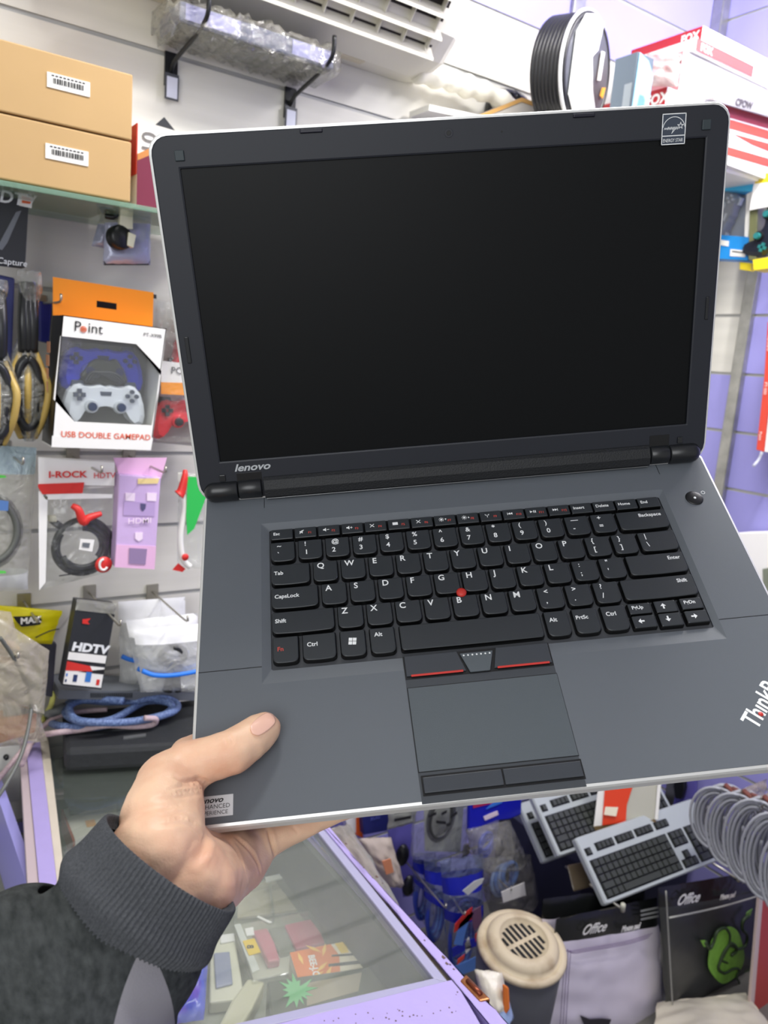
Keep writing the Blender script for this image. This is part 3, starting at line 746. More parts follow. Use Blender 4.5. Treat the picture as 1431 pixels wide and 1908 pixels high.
def ring(name, c, nrm, ru, rv, r, mt, parent, up=ZD, turns=1, wob=.0, seg=40, a0=0, a1=2 * math.pi):
    nrm = Vector(nrm).normalized(); u = (Vector(up) - nrm * Vector(up).dot(nrm)).normalized(); v = nrm.cross(u); pts = []
    n = int(seg * turns)
    for k in range(n + 1):
        a = a0 + (a1 - a0) * turns * k / n; j = 1 + wob * math.sin(a * 2.3 + k * .05); 
        pts.append(Vector(c) + u * math.cos(a) * rv * j + v * math.sin(a) * ru * j + nrm * (wob * r * 6 * math.sin(a * .7)))
    vs, fs = sweep(pts, r, 8); return wmesh(name, vs, fs, mt, parent, smooth=True)
GP_OUT = [(-.30, .30), (-.12, .34), (0, .30), (.12, .34), (.30, .30), (.46, .30), (.60, .34), (.74, .30), (.88, .14), (.97, -.14), (1.0, -.42), (.95, -.62), (.82, -.68), (.70, -.56), (.58, -.36), (.44, -.26), (.30, -.30), (.14, -.22), (0, -.20)]
def gamepad(c, xd, yd, width, body, accent, dark, label, group=None, name='gamepad', cat='game controller'):
    c = Vector(c); xd = Vector(xd).normalized(); yd = (Vector(yd) - xd * Vector(yd).dot(xd)).normalized(); n = xd.cross(yd)
    if n.dot(CAM - c) < 0: n = -n
    g = empty(name, c, label, cat, group); s = width / 2
    half = GP_OUT[2:]; out = [(x, y) for x, y in half] + [(-x, y) for x, y in reversed(half[:-1]) if x > 0]
    pt = lambda x, y, z: c + xd * (x * s) + yd * (y * s) + n * z
    t = width * .14
    def loop(k, z, sh=1.0): return [pt(x * k, (y + .1) * k - .1, z) for x, y in out]
    loft('shell', [loop(.86, -t), loop(.97, -t * .6), loop(1.0, 0), loop(.97, t * .45), loop(.84, t * .75)], body, g, world=True, smooth=False)
    def disc(nm, x, y, r, z0, z1, m_, seg=16):
        return fixn(wmesh(nm, [pt(x, y, z) + (xd * math.cos(2 * math.pi * k / seg) + yd * math.sin(2 * math.pi * k / seg)) * (r * s * (1 if z == z0 else .88)) for z in (z0, z1) for k in range(seg)],
            [(k, (k + 1) % seg, (k + 1) % seg + seg, k + seg) for k in range(seg)] + [tuple(range(seg, 2 * seg)), tuple(range(seg))], m_, g))
    z = t * .7
    for sx in (-1, 1):
        disc('thumbstick', sx * .34, -.20, .17, z, z + t * .35, accent); disc('thumbstick', sx * .34, -.20, .11, z + t * .3, z + t * .7, dark)
    for (dx, dy) in ((0, .11), (0, -.11), (.11, 0), (-.11, 0)):
        disc('face_button', .62 + dx, .07 + dy, .055, z, z + t * .35, dark, 10)
        c2 = (-.62 + dx * .8, .07 + dy * .8); q = .05
        prism('direction_pad', [pt(c2[0] + a * q, c2[1] + b * q, z) for a, b in ((-1, -1), (1, -1), (1, 1), (-1, 1))], n * t * .25, dark, g)
    prism('centre_plate', [pt(a, b, z) for a, b in ((-.14, .16), (.14, .16), (.12, .06), (-.12, .06))], n * t * .08, dark, g)
    for sx in (-1, 1): prism('shoulder_button', [pt(sx * a, b, -t * .2) for a, b in ((.46, .26), (.78, .24), (.74, .40), (.50, .40))], n * t * .5, dark, g)
    return g

# ------------------------------------------------------------------ back wall, upper left
kraft = mat('kraft_board', (190, 156, 106), 0.7, var=0.08, vscale=6)
lab_g = 'brown cartons on the glass shelf'
for (pts, lp, lb) in (([(-30, 68), (253, 134), (250, 265), (-30, 200)], (88, 133, 80, 40), 'plain brown carton with white barcode label, upper of two stacked on glass shelf'),
                      ([(-30, 201), (250, 266), (246, 378), (-30, 329)], (85, 266, 80, 36), 'plain brown carton with white barcode label, lower of two directly on glass shelf')):
    c = [B(x, y, .25) for x, y in pts]; x0 = c[0].x; x1 = c[1].x - .004; z1 = (c[1].z + c[0].z) / 2; z0 = (c[2].z + c[3].z) / 2
    r = empty('cardboard_carton', ((x0 + x1) / 2, YB - .13, z0), lb, 'box', lab_g)
    boxes('carton_body', [(x0, x1, YB - .25, YB - .012, z0 + .001, z1 - .001)], kraft, r, .002)
    a = B(lp[0], lp[1], .252); b_ = B(lp[0] + lp[2], lp[1] + lp[2] * .24, .252); h = a.z - B(lp[0], lp[1] + 28, .252).z
    lbx = boxes('barcode_label', [(a.x, b_.x, YB - .2515, YB - .2500, a.z - h, a.z)], paper_w, r)
    wdt = b_.x - a.x; bars = []; xx = a.x + wdt * .14
    rnd = random.Random(3)
    while xx < a.x + wdt * .86:
        q = rnd.choice((.0008, .0016, .0022)); bars.append((xx, xx + q, YB - .2522, YB - .2514, a.z - h * .68, a.z - h * .32)); xx += q + rnd.choice((.001, .0016))
    boxes('barcode', bars, ink, lbx)
    boxes('barcode', [(a.x + wdt * (.1 + .09 * k), a.x + wdt * (.16 + .09 * k), YB - .2522, YB - .2514, a.z - h * .2, a.z - h * .12) for k in range(9)], ink, lbx)
sh_z = B(246, 379, .25).z
shelf = tag(boxes('glass_shelf', [(.0, .62, YB - .255, YB - .01, sh_z - .009, sh_z - .001)], mat('shelf_glass', (150, 190, 165), .08, alpha=.45), None, .001), 'greenish glass shelf under the brown cartons', 'shelf')
# white, red and plum box standing beside the cartons
r = wroot('product_box', 300, 385, .22, 'white box with red edge and plum lower corner beside the brown cartons', 'box')
xa = B(257, 230, .22).x; xb = xa + .13; zt = B(257, 228, .22).z; zb_ = sh_z + .001
boxes('box_body', [(xa, xb, YB - .22, YB - .05, zb_, zt)], paper_w, r, .001)
boxes('red_side', [(xa - .0015, xa - .0002, YB - .2198, YB - .05, zb_ + .05, zt - .001)], mat('red_card', (205, 58, 40), .5), r)
prism('plum_corner', [Vector((xa, YB - .2205, zb_)), Vector((xa + .045, YB - .2205, zb_)), Vector((xa + .045, YB - .2205, zb_ + .098)), Vector((xa, YB - .2205, zb_ + .07))], (0, -.001, 0), mat('plum_card', (116, 40, 62), .5), r)
prism('gold_stripe', [Vector((xa, YB - .2205, zb_ + .07)), Vector((xa + .05, YB - .2205, zb_ + .10)), Vector((xa + .05, YB - .2205, zb_ + .112)), Vector((xa, YB - .2205, zb_ + .08))], (0, -.0012, 0), mat('gold_card', (196, 130, 70), .5), r)
boxes('orange_base', [(xa + .045, xb, YB - .2212, YB - .2202, zb_, zb_ + .012)], mat('orange_card', (232, 160, 60), .5), r)
text('X710', Vector((xa + .030, YB - .2212, zt - .085)), ZD, -XD, .034, mat('grey_ink', (120, 116, 112), .5), r, ext=.0001, bold=.01)
# small black and white triangular tag above it
prism('tag_card', [B(x, y, .16) for x, y in ((290, 232), (306, 218), (326, 243))], YD * .002, dark_pl, None)
tg = bpy.data.objects['tag_card']; tg.name = 'triangular_tag'; tag(tg, 'small dark triangular tag standing behind white box near laptop corner', 'tag')
# adapters in zip bags
sil = mat('antistatic_bag', (168, 172, 196), .25, bump=.8, bscale=30, metal=.15, alpha=.92)
for k, (c4, lb) in enumerate((([(188, 398), (222, 402), (212, 466), (171, 458)], 'silvery zip bag with black adapter, partly behind a fuller one'),
                              ([(197, 378), (281, 382), (280, 494), (192, 493)], 'silvery zip bag holding a black adapter with cream plug, in front'))):
    r = wroot('adapter_bag', c4[0][0], c4[0][1], .10 + .04 * k, lb, 'bag', 'zip bags with adapters under the shelf')
    pouch('bag_film', [B(x, y, .10 + .04 * k) for x, y in c4], .02, [clear_hazy, sil], r, zones=[(.3, 1)], seed=k)
    if k:
        a = B(228, 445, .165)
        lathe('adapter_body', [(0, -.012), (.017, -.012), (.02, -.008), (.02, .008), (.016, .012), (0, .012)], B(222, 443, .165), (.25, -1, .1), black_pl, r, 24)
        prism('adapter_plug', [B(x, y, .178) for x, y in ((240, 432), (254, 438), (249, 462), (237, 457))], YD * .012, mat('cream_plug', (226, 222, 196), .4), r, .001)
        prism('adapter_plug', [B(x, y, .172) for x, y in ((224, 390), (248, 392), (248, 427), (223, 426))], YD * .012, mat('cream_plug', (226, 222, 196), .4), r, .001)
        wprism('bag_foot', [(193, 486), (280, 486), (278, 494), (195, 494)], .142, .006, dark_pl, r, .001)
    tube('power_cable', [B(195 + 14 * k, 396, .15), B(190 + 8 * k, 384, .16), B(205, 379, .165), B(220, 390, .165), B(212, 404, .165), B(196, 402, .16)], .0045, black_pl, r, sub=6)
hook(B(238, 378, 0), .17, 'wire hook through the silvery zip bags under the shelf')
# black video-capture box top left
r = wroot('product_box', 20, 335, .16, 'black hanging box with white lettering and small orange logo sticker at left edge', 'box')
wprism('box_body', [(-40, 330), (56, 337), (47, 499), (-40, 488)], .16, .03, mat('black_card', (44, 46, 50), .4), r, .001)
wprism('logo_sticker', [(37, 363), (61, 367), (59, 388), (36, 383)], .1612, .001, paper_w, r)
wprism('logo_mark', [(41, 373), (58, 376), (56, 380), (41, 378)], .1622, .0008, mat('orange_ink', (220, 100, 50), .5), r)
card_text('HDTV', B(-28, 371, .1612), .026, lap_white, r, bold=.02, shear=.2)
card_text('Video Capture', B(-52, 484, .1612), .013, lap_white, r, shear=.1)
wprism('cable_picture', [(-6, 462), (30, 395), (40, 392), (14, 452), (4, 466)], .1612, .0008, mat('grey_print', (110, 114, 120), .4), r)
wprism('hang_slot', [(-2, 345), (24, 347), (24, 352), (-2, 350)], .1612, .0008, black_pl, r)
hook(B(10, 330, 0), .18, 'wire hook carrying the black hanging box at left edge')

# ------------------------------------------------------------------ air conditioner
ac = empty('air_conditioner', (0.9, YB, 2.3), 'white wall air conditioner with open louvres high above the laptop', 'air conditioner')
ax0, ax1 = .28, B(858, 40, .15).x
zb0 = B(560, 92, 0).z
prof = [(-.001, zb0), (-.05, zb0 - .002), (-.12, zb0 + .012), (-.165, zb0 + .05), (-.19, zb0 + .12), (-.20, zb0 + .20), (-.19, zb0 + .27), (-.001, zb0 + .28)]
def acl(x, k=1.0): return [Vector((x, YB + (y if i in (0, len(prof) - 1) else y * k), zb0 + .14 + (z - zb0 - .14) * (1 if k == 1 else .5 + k / 2))) for i, (y, z) in enumerate(prof)]
acw = mat('ac_plastic', (228, 224, 210), .35, var=.06, vscale=6)
loft('casing', [acl(ax0), acl(ax1 - .05), acl(ax1 - .02, .97), acl(ax1, .86)], acw, ac, world=True)
o0 = ax0 + .02; o1 = ax1 - .06
def acp(x, t, out):                                          # point on the sloping outlet face
    y = -.138 - .050 * t; z = zb0 + .030 + .062 * t; return Vector((x, YB + y - out * .55, z - out * .85))
prism('outlet', [acp(o0, .0, .003), acp(o1, .0, .003), acp(o1, 1.25, .003), acp(o0, 1.25, .003)], acp(0, 0, -.001) - acp(0, 0, .003), mat('outlet_dark', (42, 36, 34), .7), ac)
for t in (-.06, .42, .9, 1.3):
    prism('louvre', [acp(o0, t, .001), acp(o1, t, .001), acp(o1, t - .03, .030), acp(o0, t - .03, .030)], (0, -.001, .005), acw, ac, .001)
for k in range(12):
    x = o0 + (o1 - o0) * (k + .7) / 12
    prism('fin', [acp(x, 0, .002), acp(x, 1.2, .002), acp(x, 1.2, .018), acp(x, 0, .018)], (.002, 0, 0), acw, ac)
prism('drain_cover', [Vector((x, YB - y, zb0 - .002 + .0 * y)) for x, y in ((ax1 - .28, .03), (ax1 - .16, .03), (ax1 - .16, .05), (ax1 - .28, .05))], (0, 0, -.0015), cream_pl, ac)
tag(tube('wrapped_pipe', [B(775, 132, .05), B(820, 146, .05), B(860, 158, .05), B(905, 172, .06), B(950, 200, .05), B(975, 240, .04)], lambda t: .021 + .003 * math.sin(t * 46) + .002 * math.sin(t * 17), mat('pipe_wrap', (236, 232, 218), .5, bump=.6, bscale=40), None, sub=16, seg=16), 'white cloth wrapped pipe running from the air conditioner to the right', 'pipe')

# ------------------------------------------------------------------ long boxed device wrapped in plastic on two brackets
dv = wroot('wrapped_device', 420, 120, .07, 'long grey device wrapped in crinkled clear plastic, resting on two wall brackets', 'device')
dz = B(440, 135, 0).z + .012; dx0 = B(296, 88, .02).x; dx1 = B(572, 165, .02).x
boxes('device_body', [(dx0, dx1, YB - .125, YB - .02, dz, dz + .032)], mat('device_grey', (104, 108, 130), .35), dv, .003)
boxes('front_panel', [(dx0 + .01, dx0 + .11, YB - .1265, YB - .1252, dz + .004, dz + .029), (dx1 - .09, dx1 - .01, YB - .1265, YB - .1252, dz + .004, dz + .029)], mat('device_blue', (150, 150, 195), .35), dv)
boxes('device_underside', [(dx0 + .004, dx1 - .004, YB - .12, YB - .03, dz - .002, dz + .001)], mat('device_under', (92, 92, 88), .6), dv)
lps = []
for k in range(40):
    x = dx0 - .016 + (dx1 - dx0 + .034) * k / 39; e = 1 if 1 < k < 38 else .8; rr = rrect(-.055 * e, -.020 * e, .055 * e, .020 * e, .010, n=4)
    lps.append([Vector((x + .004 * noise.noise(Vector((k, i, 0))), YB - .072 + q.x * 1.12, dz + .016 + q.y * 1.2) ) + Vector((0, noise.noise(Vector((k * .9, i * .5, 1))) * .012, noise.noise(Vector((k * .8, i * .6, 5))) * .013 + (.012 if i > 12 else 0) * noise.noise(Vector((k * .35, 0, 9))))) for i, q in enumerate(rr)])
loft('plastic_wrap', lps, film('crinkled_wrap', (222, 216, 198), .16, 1, 34, .12, 2), dv, world=True, smooth=True)
for (px, py, lb) in ((318, 100, 'left'), (540, 165, 'right')):
    bx = B(px, py, 0).x; br = empty('wall_bracket', Vector((bx, YB, dz - .03)), 'black %s bracket with hanging price tag under the plastic wrapped device' % lb, 'bracket')
    tube('bracket_arm', [Vector((bx, YB - .003, dz - .045)), Vector((bx, YB - .03, dz - .03)), Vector((bx + .01, YB - .10, dz - .006)), Vector((bx + .014, YB - .142, dz + .015)), Vector((bx + .014, YB - .146, dz + .05))], .004, black_pl, br, sub=4)
    boxes('bracket_plate', [(bx - .012, bx + .012, YB - .006, YB - .001, dz - .07, dz - .012)], black_pl, br)
    boxes('price_tag', [(bx - .013, bx + .013, YB - .012, YB - .010, dz - .095, dz - .05)], mat('tag_frame', (70, 72, 78), .4), br)
    boxes('price_tag_paper', [(bx - .010, bx + .010, YB - .0135, YB - .0125, dz - .092, dz - .056)], mat('tag_face', (206, 208, 222), .4), br)

# ------------------------------------------------------------------ cable bundles in plastic at the left edge
yel = mat('yellow_plug', (184, 156, 84), .4); cab_b = mat('cable_black', (34, 35, 36), .3)
tw = film('twisted_plastic', (200, 200, 190), .2, 1, 40, .12, 2, 1.4)
def bundle(name, cx, top, bot, w, off, lb, seed):
    r = wroot(name, cx, top, off, lb, 'cable bundle', 'yellow and black cables in twisted clear bags')
    for k in range(5):
        u = (k - 2) / 2.0; ccol = yel if k % 4 == 0 or k == 2 else cab_b
        if ccol is yel: tube('dark_strand', [B(cx + u * 6, top + 24, off), B(cx + u * 9, top + 90, off + .02), B(cx + u * 8, top + 150, off + .014)], .009, cab_b, r, sub=5)
        if ccol is yel: tube('cable', [B(cx + u * 8, top + 140, off + .01), B(cx + u * w * .4, top + 180, off + .02), B(cx + u * w * .62, bot - 100, off + .035), B(cx + u * w * .5, bot - 50, off + .03), B(cx + u * w * .2, bot - 8, off + .01)], .0058, ccol, r, sub=6)
        else: tube('cable', [B(cx + u * 6, top + 30, off), B(cx + u * 8, top + 130, off + .01), B(cx + u * w * .5, top + 190, off + .02), B(cx + u * w * .52, bot - 60, off + .02 + .01 * (k % 2)), B(cx + u * w * .2, bot - 8, off + .01)], .0075 if ccol is yel else .006, ccol, r, sub=6)
    ring('cable_loop', B(cx, (top + bot) / 2 + 70, off + .025), (0, -1, 0), .018, .055, .008, cab_b, r)
    lps = []; N_ = 26
    prof_ = [(0, 34), (.06, 38), (.16, 26), (.3, 24), (.42, 26), (.52, 40), (.68, w + 8), (.85, w + 2), (.94, w * .6), (1.0, w * .2)]
    for j in range(N_ + 1):
        t = j / N_; q = next(i for i in range(len(prof_) - 1) if t <= prof_[i + 1][0] + 1e-9); a, b2 = prof_[q], prof_[q + 1]; hw = a[1] + (b2[1] - a[1]) * (t - a[0]) / (b2[0] - a[0])
        c = B(cx + 4 * math.sin(t * 7 + seed), top + (bot - top) * t, off + .01); rx = hw / 2 / 980
        lps.append([c + Vector((math.cos(2 * math.pi * i / 20) * rx, math.sin(2 * math.pi * i / 20) * rx * .8, 0)) + Vector((noise.noise(Vector((i * .7, j * .6, seed))), noise.noise(Vector((i * .7, j * .6, seed + 9))), noise.noise(Vector((i, j, seed))) * .6)) * .005 for i in range(20)])
    loft('bag_film', lps, tw, r, world=True, smooth=True, cap0=False)
    return r
bundle('cable_bundle', 52, 505, 822, 62, .13, 'twisted clear bag of yellow and black cables, nearer the gamepad box', 1)
bundle('cable_bundle', -6, 520, 835, 60, .16, 'twisted clear bag of yellow and black cables cut off by left edge', 4)
hook(B(72, 566, 0), .17, 'wire hook holding the twisted cable bag left of gamepad box')
pb = wroot('blue_pack', 10, 600, .06, 'dusky blue hanging pack behind the twisted cable bags', 'package')
wprism('pack_body', [(-30, 505), (28, 518), (22, 690), (-30, 680)], .07, .03, mat('dusk_blue', (72, 78, 132), .4), pb, .003)
wprism('pack_label', [(-4, 540), (14, 545), (13, 553), (-4, 548)], .072, .001, yel, pb)
pb = wroot('blue_pack', 88, 600, .04, 'narrow deep blue pack between cable bag and gamepad box', 'package')
wprism('pack_body', [(72, 560), (98, 565), (92, 640), (74, 636)], .045, .02, mat('deep_blue', (40, 46, 130), .4), pb, .003)

# ------------------------------------------------------------------ double gamepad box
orange = mat('orange_card2', (248, 156, 36), .4)
gb = wroot('gamepad_box', 190, 830, .16, 'white and orange window box holding a blue and a white gamepad', 'box')
FO, BO = .20, .125
def FB(x, y, o=FO): return B(x, y, o)
outer = [(117, 587), (310, 612), (300, 700), (281, 839), (96, 833), (104, 730)]
win = [(113, 626), (254, 641), (302, 692), (283, 793), (139, 786), (100, 744)]
vs = [FB(*p) for p in outer] + [FB(*p) for p in win] + [FB(*p) + YD * .004 for p in win]
fs = [(i, (i + 1) % 6, (i + 1) % 6 + 6, i + 6) for i in range(6)] + [(i + 6, (i + 1) % 6 + 6, (i + 1) % 6 + 12, i + 12) for i in range(6)]
fixn(wmesh('front_panel', vs, fs, paper_w, gb))
D = YD * (FO - BO)
prism('side_panel', [FB(117, 587), FB(104, 730), FB(96, 833), FB(96, 833) + D, FB(104, 730) + D, FB(117, 587) + D], (.0015, 0, 0), black_pl, gb)
prism('side_panel', [FB(310, 612), FB(281, 839), FB(281, 839) + D, FB(310, 612) + D], (-.0015, 0, 0), paper_w, gb)
prism('back_panel', [FB(117, 587) + D, FB(310, 612) + D, FB(281, 839) + D, FB(96, 833) + D], (0, .002, 0), mat('grey_board', (120, 120, 116), .6), gb)
prism('bottom_panel', [FB(96, 833), FB(281, 839), FB(281, 839) + D, FB(96, 833) + D], (0, 0, .0015), paper_w, gb)
prism('top_flap', [FB(117, 587), FB(310, 612), FB(310, 612) + D, FB(117, 587) + D], (0, 0, -.0015), orange, gb)
a, b_ = FB(117, 587) + D, FB(310, 612) + D
hh = .062; slot0 = a + (b_ - a) * .42 + ZD * .028; slot1 = a + (b_ - a) * .62 + ZD * .028
oc = [a, b_, b_ + ZD * hh, a + ZD * hh]; ic = [slot0 - ZD * .005, slot1 - ZD * .005, slot1 + ZD * .006, slot0 + ZD * .006]
wmesh('hang_header', [p - YD * .002 for p in oc + ic], [(0, 1, 5, 4), (1, 2, 6, 5), (2, 3, 7, 6), (3, 0, 4, 7)], orange, gb)
prism('window_film', [FB(*p) + YD * .003 for p in win], (0, .0004, 0), film('window_film', (235, 238, 240), .03, .2, 12, .1, 0), gb)
q0, q1 = B(98, 833, FO + .001), B(281, 839, FO + .001); fx = (q1 - q0).normalized()
prism('foot_band', [B(x, y, FO + .0004) for x, y in ((97, 812), (285, 816), (281, 839), (96, 833))], (0, -.0004, 0), paper_w, gb)
for t_, x_ in (('P', 137), ('int', 163)): text(t_, B(x_, 616 + (x_ - 137) * .12, FO + .0012), (B(200, 624, FO) - B(137, 616, FO)), ZD, .023, ink, gb, ext=.0001)
ring('brand_ring', B(155.5, 613.5, FO + .0012), (0, -1, 0), .0044, .0044, .0007, mat('orange_ink', (220, 100, 50), .5), gb, seg=24)
ring('brand_ring', B(155.5, 613.5, FO + .0012), (0, -1, 0), .0018, .0018, .0010, mat('orange_ink', (220, 100, 50), .5), gb, seg=16)
text('PT-X99B', B(267, 626, FO + .0012), (B(300, 630, FO) - B(267, 626, FO)), ZD, .0085, ink, gb, ext=.0001)
text('USB DOUBLE GAMEPAD', B(113, 814, FO + .0012), (B(272, 820, FO) - B(113, 814, FO)), ZD, .0138, mat('rust_ink', (222, 96, 66), .5), gb, ext=.0001, bold=.012, aspect=1.0)
for k in range(4):
    c = FB(100.5 - k * 1.6, 648 + k * 25) + D * .5
    prism('side_print', [c + Vector((-.001, -.012, -.009)), c + Vector((-.001, .012, -.009)), c + Vector((-.001, .012, .009)), c + Vector((-.001, -.012, .009))], (.0006, 0, 0), mat('copper_print', (196, 140, 110), .5), gb)
gx = (B(268, 745, FO) - B(122, 740, FO)).normalized()
gw = (B(273, 745, FO - .03) - B(117, 738, FO - .03)).length
gamepad(B(193, 741, FO - .028), gx, ZD, gw, mat('white_shell', (226, 230, 238), .3), mat('grey_stick', (208, 212, 220), .35), mat('slate_btn', (66, 74, 92), .4), 'white gamepad in the lower half of the window box', 'gamepads packed in the window box')
gamepad(B(188, 675, FO - .045), gx, ZD, gw * 1.02, mat('blue_shell', (30, 44, 205), .15), mat('blue_stick', (70, 80, 190), .3), mat('navy_btn', (24, 28, 74), .3), 'translucent blue gamepad in the upper half of the window box', 'gamepads packed in the window box')
cbk = wroot('cable_pack', 190, 700, FO - .03, 'dark folded cable packed between the blue and white gamepads', 'cable')
prism('folded_cable', [B(x, y, FO - .018) for x, y in ((150, 700), (168, 676), (180, 668), (205, 672), (218, 668), (232, 690), (240, 712), (215, 722), (190, 716), (160, 712))], YD * .014, mat('olive_black', (52, 54, 48), .4), cbk, .004)
for k in range(4): tube('cable_strand', [B(158 + k * 6, 712 - k * 2, FO - .014), B(172 + k * 8, 694, FO - .012), B(196 + k * 8, 700, FO - .012), B(222 + k * 3, 714, FO - .014)], .0028, dark_pl, cbk, sub=5, seg=8)
# black box behind it
r = wroot('black_box', 190, 560, .03, 'black flat box showing behind the orange gamepad box header', 'box')
wprism('box_body', [(112, 523), (292, 549), (292, 700), (112, 690)], .05, .045, mat('black_card', (44, 46, 50), .4), r, .001)
# red gamepads in blister at right
rp_ = wroot('gamepad_blister', 320, 700, .10, 'clear blister pack with two red gamepads beside the orange gamepad box', 'package')
wprism('backing_card', [(284, 556), (372, 566), (372, 832), (282, 824)], .06, .003, mat('blister_card', (196, 194, 186), .5), rp_, .001)
wprism('label_band', [(299, 672), (372, 680), (372, 714), (300, 712)], .118, .001, paper_w, rp_)
wprism('orange_band', [(300, 712), (372, 714), (372, 738), (300, 734)], .118, .001, orange, rp_)
card_text('PC G', B(318, 696, .1195), .018, ink, rp_)
pouch('blister_film', [B(290, 560, .10), B(372, 568, .10), B(372, 826, .10), B(284, 820, .10)], .07, clear, rp_, wr=.002, seed=3)
redg = mat('red_shell', (214, 40, 48), .25)
gamepad(B(352, 640, .085), (.25, 0, 1), (-1, 0, .25), .15, redg, redg, black_pl, 'glossy red gamepad turned upright, upper one in the clear blister', 'red gamepads in the clear blister')
gamepad(B(350, 770, .085), (1, 0, 0), (0, 0, 1), .15, redg, redg, black_pl, 'glossy red gamepad lying level, lower one in the clear blister', 'red gamepads in the clear blister')
# ------------------------------------------------------------------ back wall, second and third rows of hanging goods
hazy = clear_hazy
r = wroot('cable_bag', 140, 860, .12, 'white and red bag with coiled black cable hanging beside the pink bag', 'bag')
a4 = [B(71, 851, .12), B(221, 859, .12), B(203, 1066, .12), B(72, 1100, .12)]
pouch('bag_film', a4, .045, [paper_w, clear], r, zones=[(.22, 1)], wr=.003, seed=5)
wprism('white_edge', [(72, 915), (89, 918), (85, 1085), (73, 1100)], .150, .001, paper_w, r)
wprism('white_header', [(71, 853), (214, 862), (213, 905), (72, 903)], .1445, .001, paper_w, r)
wprism('white_band', [(75, 918), (210, 921), (209, 928), (86, 931)], .150, .001, paper_w, r)
wprism('red_band', [(71, 902), (157, 899), (154, 919), (79, 921), (71, 908)], .1515, .001, mat('bag_red', (214, 52, 46), .4), r)
card_text('I-ROCK', B(90, 890, .1515), .0155, mat('bag_red', (214, 52, 46), .4), r, bold=.03, aspect=1.2)
card_text('HDTV', B(174, 891, .1515), .014, mat('bag_red', (214, 52, 46), .4), r, bold=.01)
cc = B(155, 1018, .12)
for k, (ru, rv, w_) in enumerate(((.050, .050, .0), (.044, .046, .004), (.039, .038, -.004), (.047, .042, .006), (.034, .033, .002), (.052, .046, -.006))):
    ring('cable_turn', cc + Vector((0, w_, 0)), (0.05, -1, 0), ru, rv, .0055, cab_b, r, a0=k)
tube('cable_tail', [B(120, 985, .12), B(104, 975, .122), B(96, 968, .124)], .006, cab_b, r)
prism('cable_plug', [B(x, y, .13) for x, y in ((90, 961), (106, 961), (107, 973), (91, 973))], YD * .01, mat('cream_plug', (226, 222, 196), .4), r, .002)
wprism('price_paper', [(150, 1004), (176, 1006), (172, 1028), (147, 1024)], .152, .001, paper_w, r); wprism('price_print', [(154, 1011), (168, 1012), (166, 1021), (153, 1019)], .153, .0005, mat('grey_print', (110, 114, 120), .4), r)
tube('red_tie', [B(134, 942, .15), B(146, 950, .155), B(155, 972, .155), B(165, 965, .155), B(188, 957, .15)], lambda t: .0045 + .003 * math.sin(t * 3.1), mat('bag_red', (214, 52, 46), .4), r)
lathe('seal_mark', [(0, .001), (.015, .001), (.015, 0)], B(193, 1052, .146), (0, -1, 0), mat('bag_red', (214, 52, 46), .4), r, 24)
ring('seal_swirl', B(193, 1052, .1475), (0, -1, 0), .007, .010, .0022, paper_w, r, seg=20, a1=4.2)
wprism('print_line', [(110, 1072), (154, 1066), (154, 1068), (110, 1074)], .147, .0005, ink, r)
hook(B(135, 850, 0), .20, 'wire hook through the white and red cable bag')

pink = mat('pink_film', (236, 188, 222), .22, bump=.3, bscale=20, var=.06, vscale=10); pinkl = mat('lilac_film', (208, 180, 222), .25, bump=.3, bscale=20)
r = wroot('pink_package', 260, 860, .14, 'pink hanging package with white lettering beside the white and red cable bag', 'package')
wprism('bag_header', [(211, 853), (311, 853), (300, 892), (222, 886)], .135, .002, pink, r)
wprism('inner_box', [(222, 884), (300, 890), (288, 1061), (214, 1057)], .155, .03, pinkl, r, .002)
wprism('pink_base', [(217, 1015), (291, 1018), (288, 1061), (214, 1057)], .1565, .0012, pink, r)
wprism('yellow_strip', [(257, 892), (297, 891), (294, 901), (257, 902)], .1568, .001, mat('pale_yellow', (240, 216, 150), .4), r)
wprism('picture_panel', [(231, 934), (289, 937), (288, 962), (230, 960)], .1565, .001, mat('mauve_print', (186, 160, 206), .4), r)
for x in (234, 274): wprism('pale_print', [(x, 918), (x + 18, 919), (x + 17, 934), (x, 933)], .1568, .001, mat('pale_pink', (246, 226, 242), .4), r)
card_text('HDMI', B(238, 976, .1585), .0145, mat('pale_pink', (246, 226, 242), .4), r, bold=.01, aspect=1.2)
wprism('round_print', [(252, 992), (266, 992), (266, 1004), (259, 1009), (252, 1004)], .1568, .001, mat('pale_pink', (246, 226, 242), .4), r)
wprism('emblem', [(262, 938), (272, 939), (271, 948), (266, 953), (262, 948)], .1575, .001, mat('emblem_ink', (88, 84, 120), .4), r)
wprism('lower_print', [(241, 1021), (274, 1023), (271, 1052), (240, 1050)], .158, .001, mat('mauve_print2', (150, 128, 164), .4), r)
hook(B(240, 850, 0), .21, 'wire hook with cream tip through the pink package')

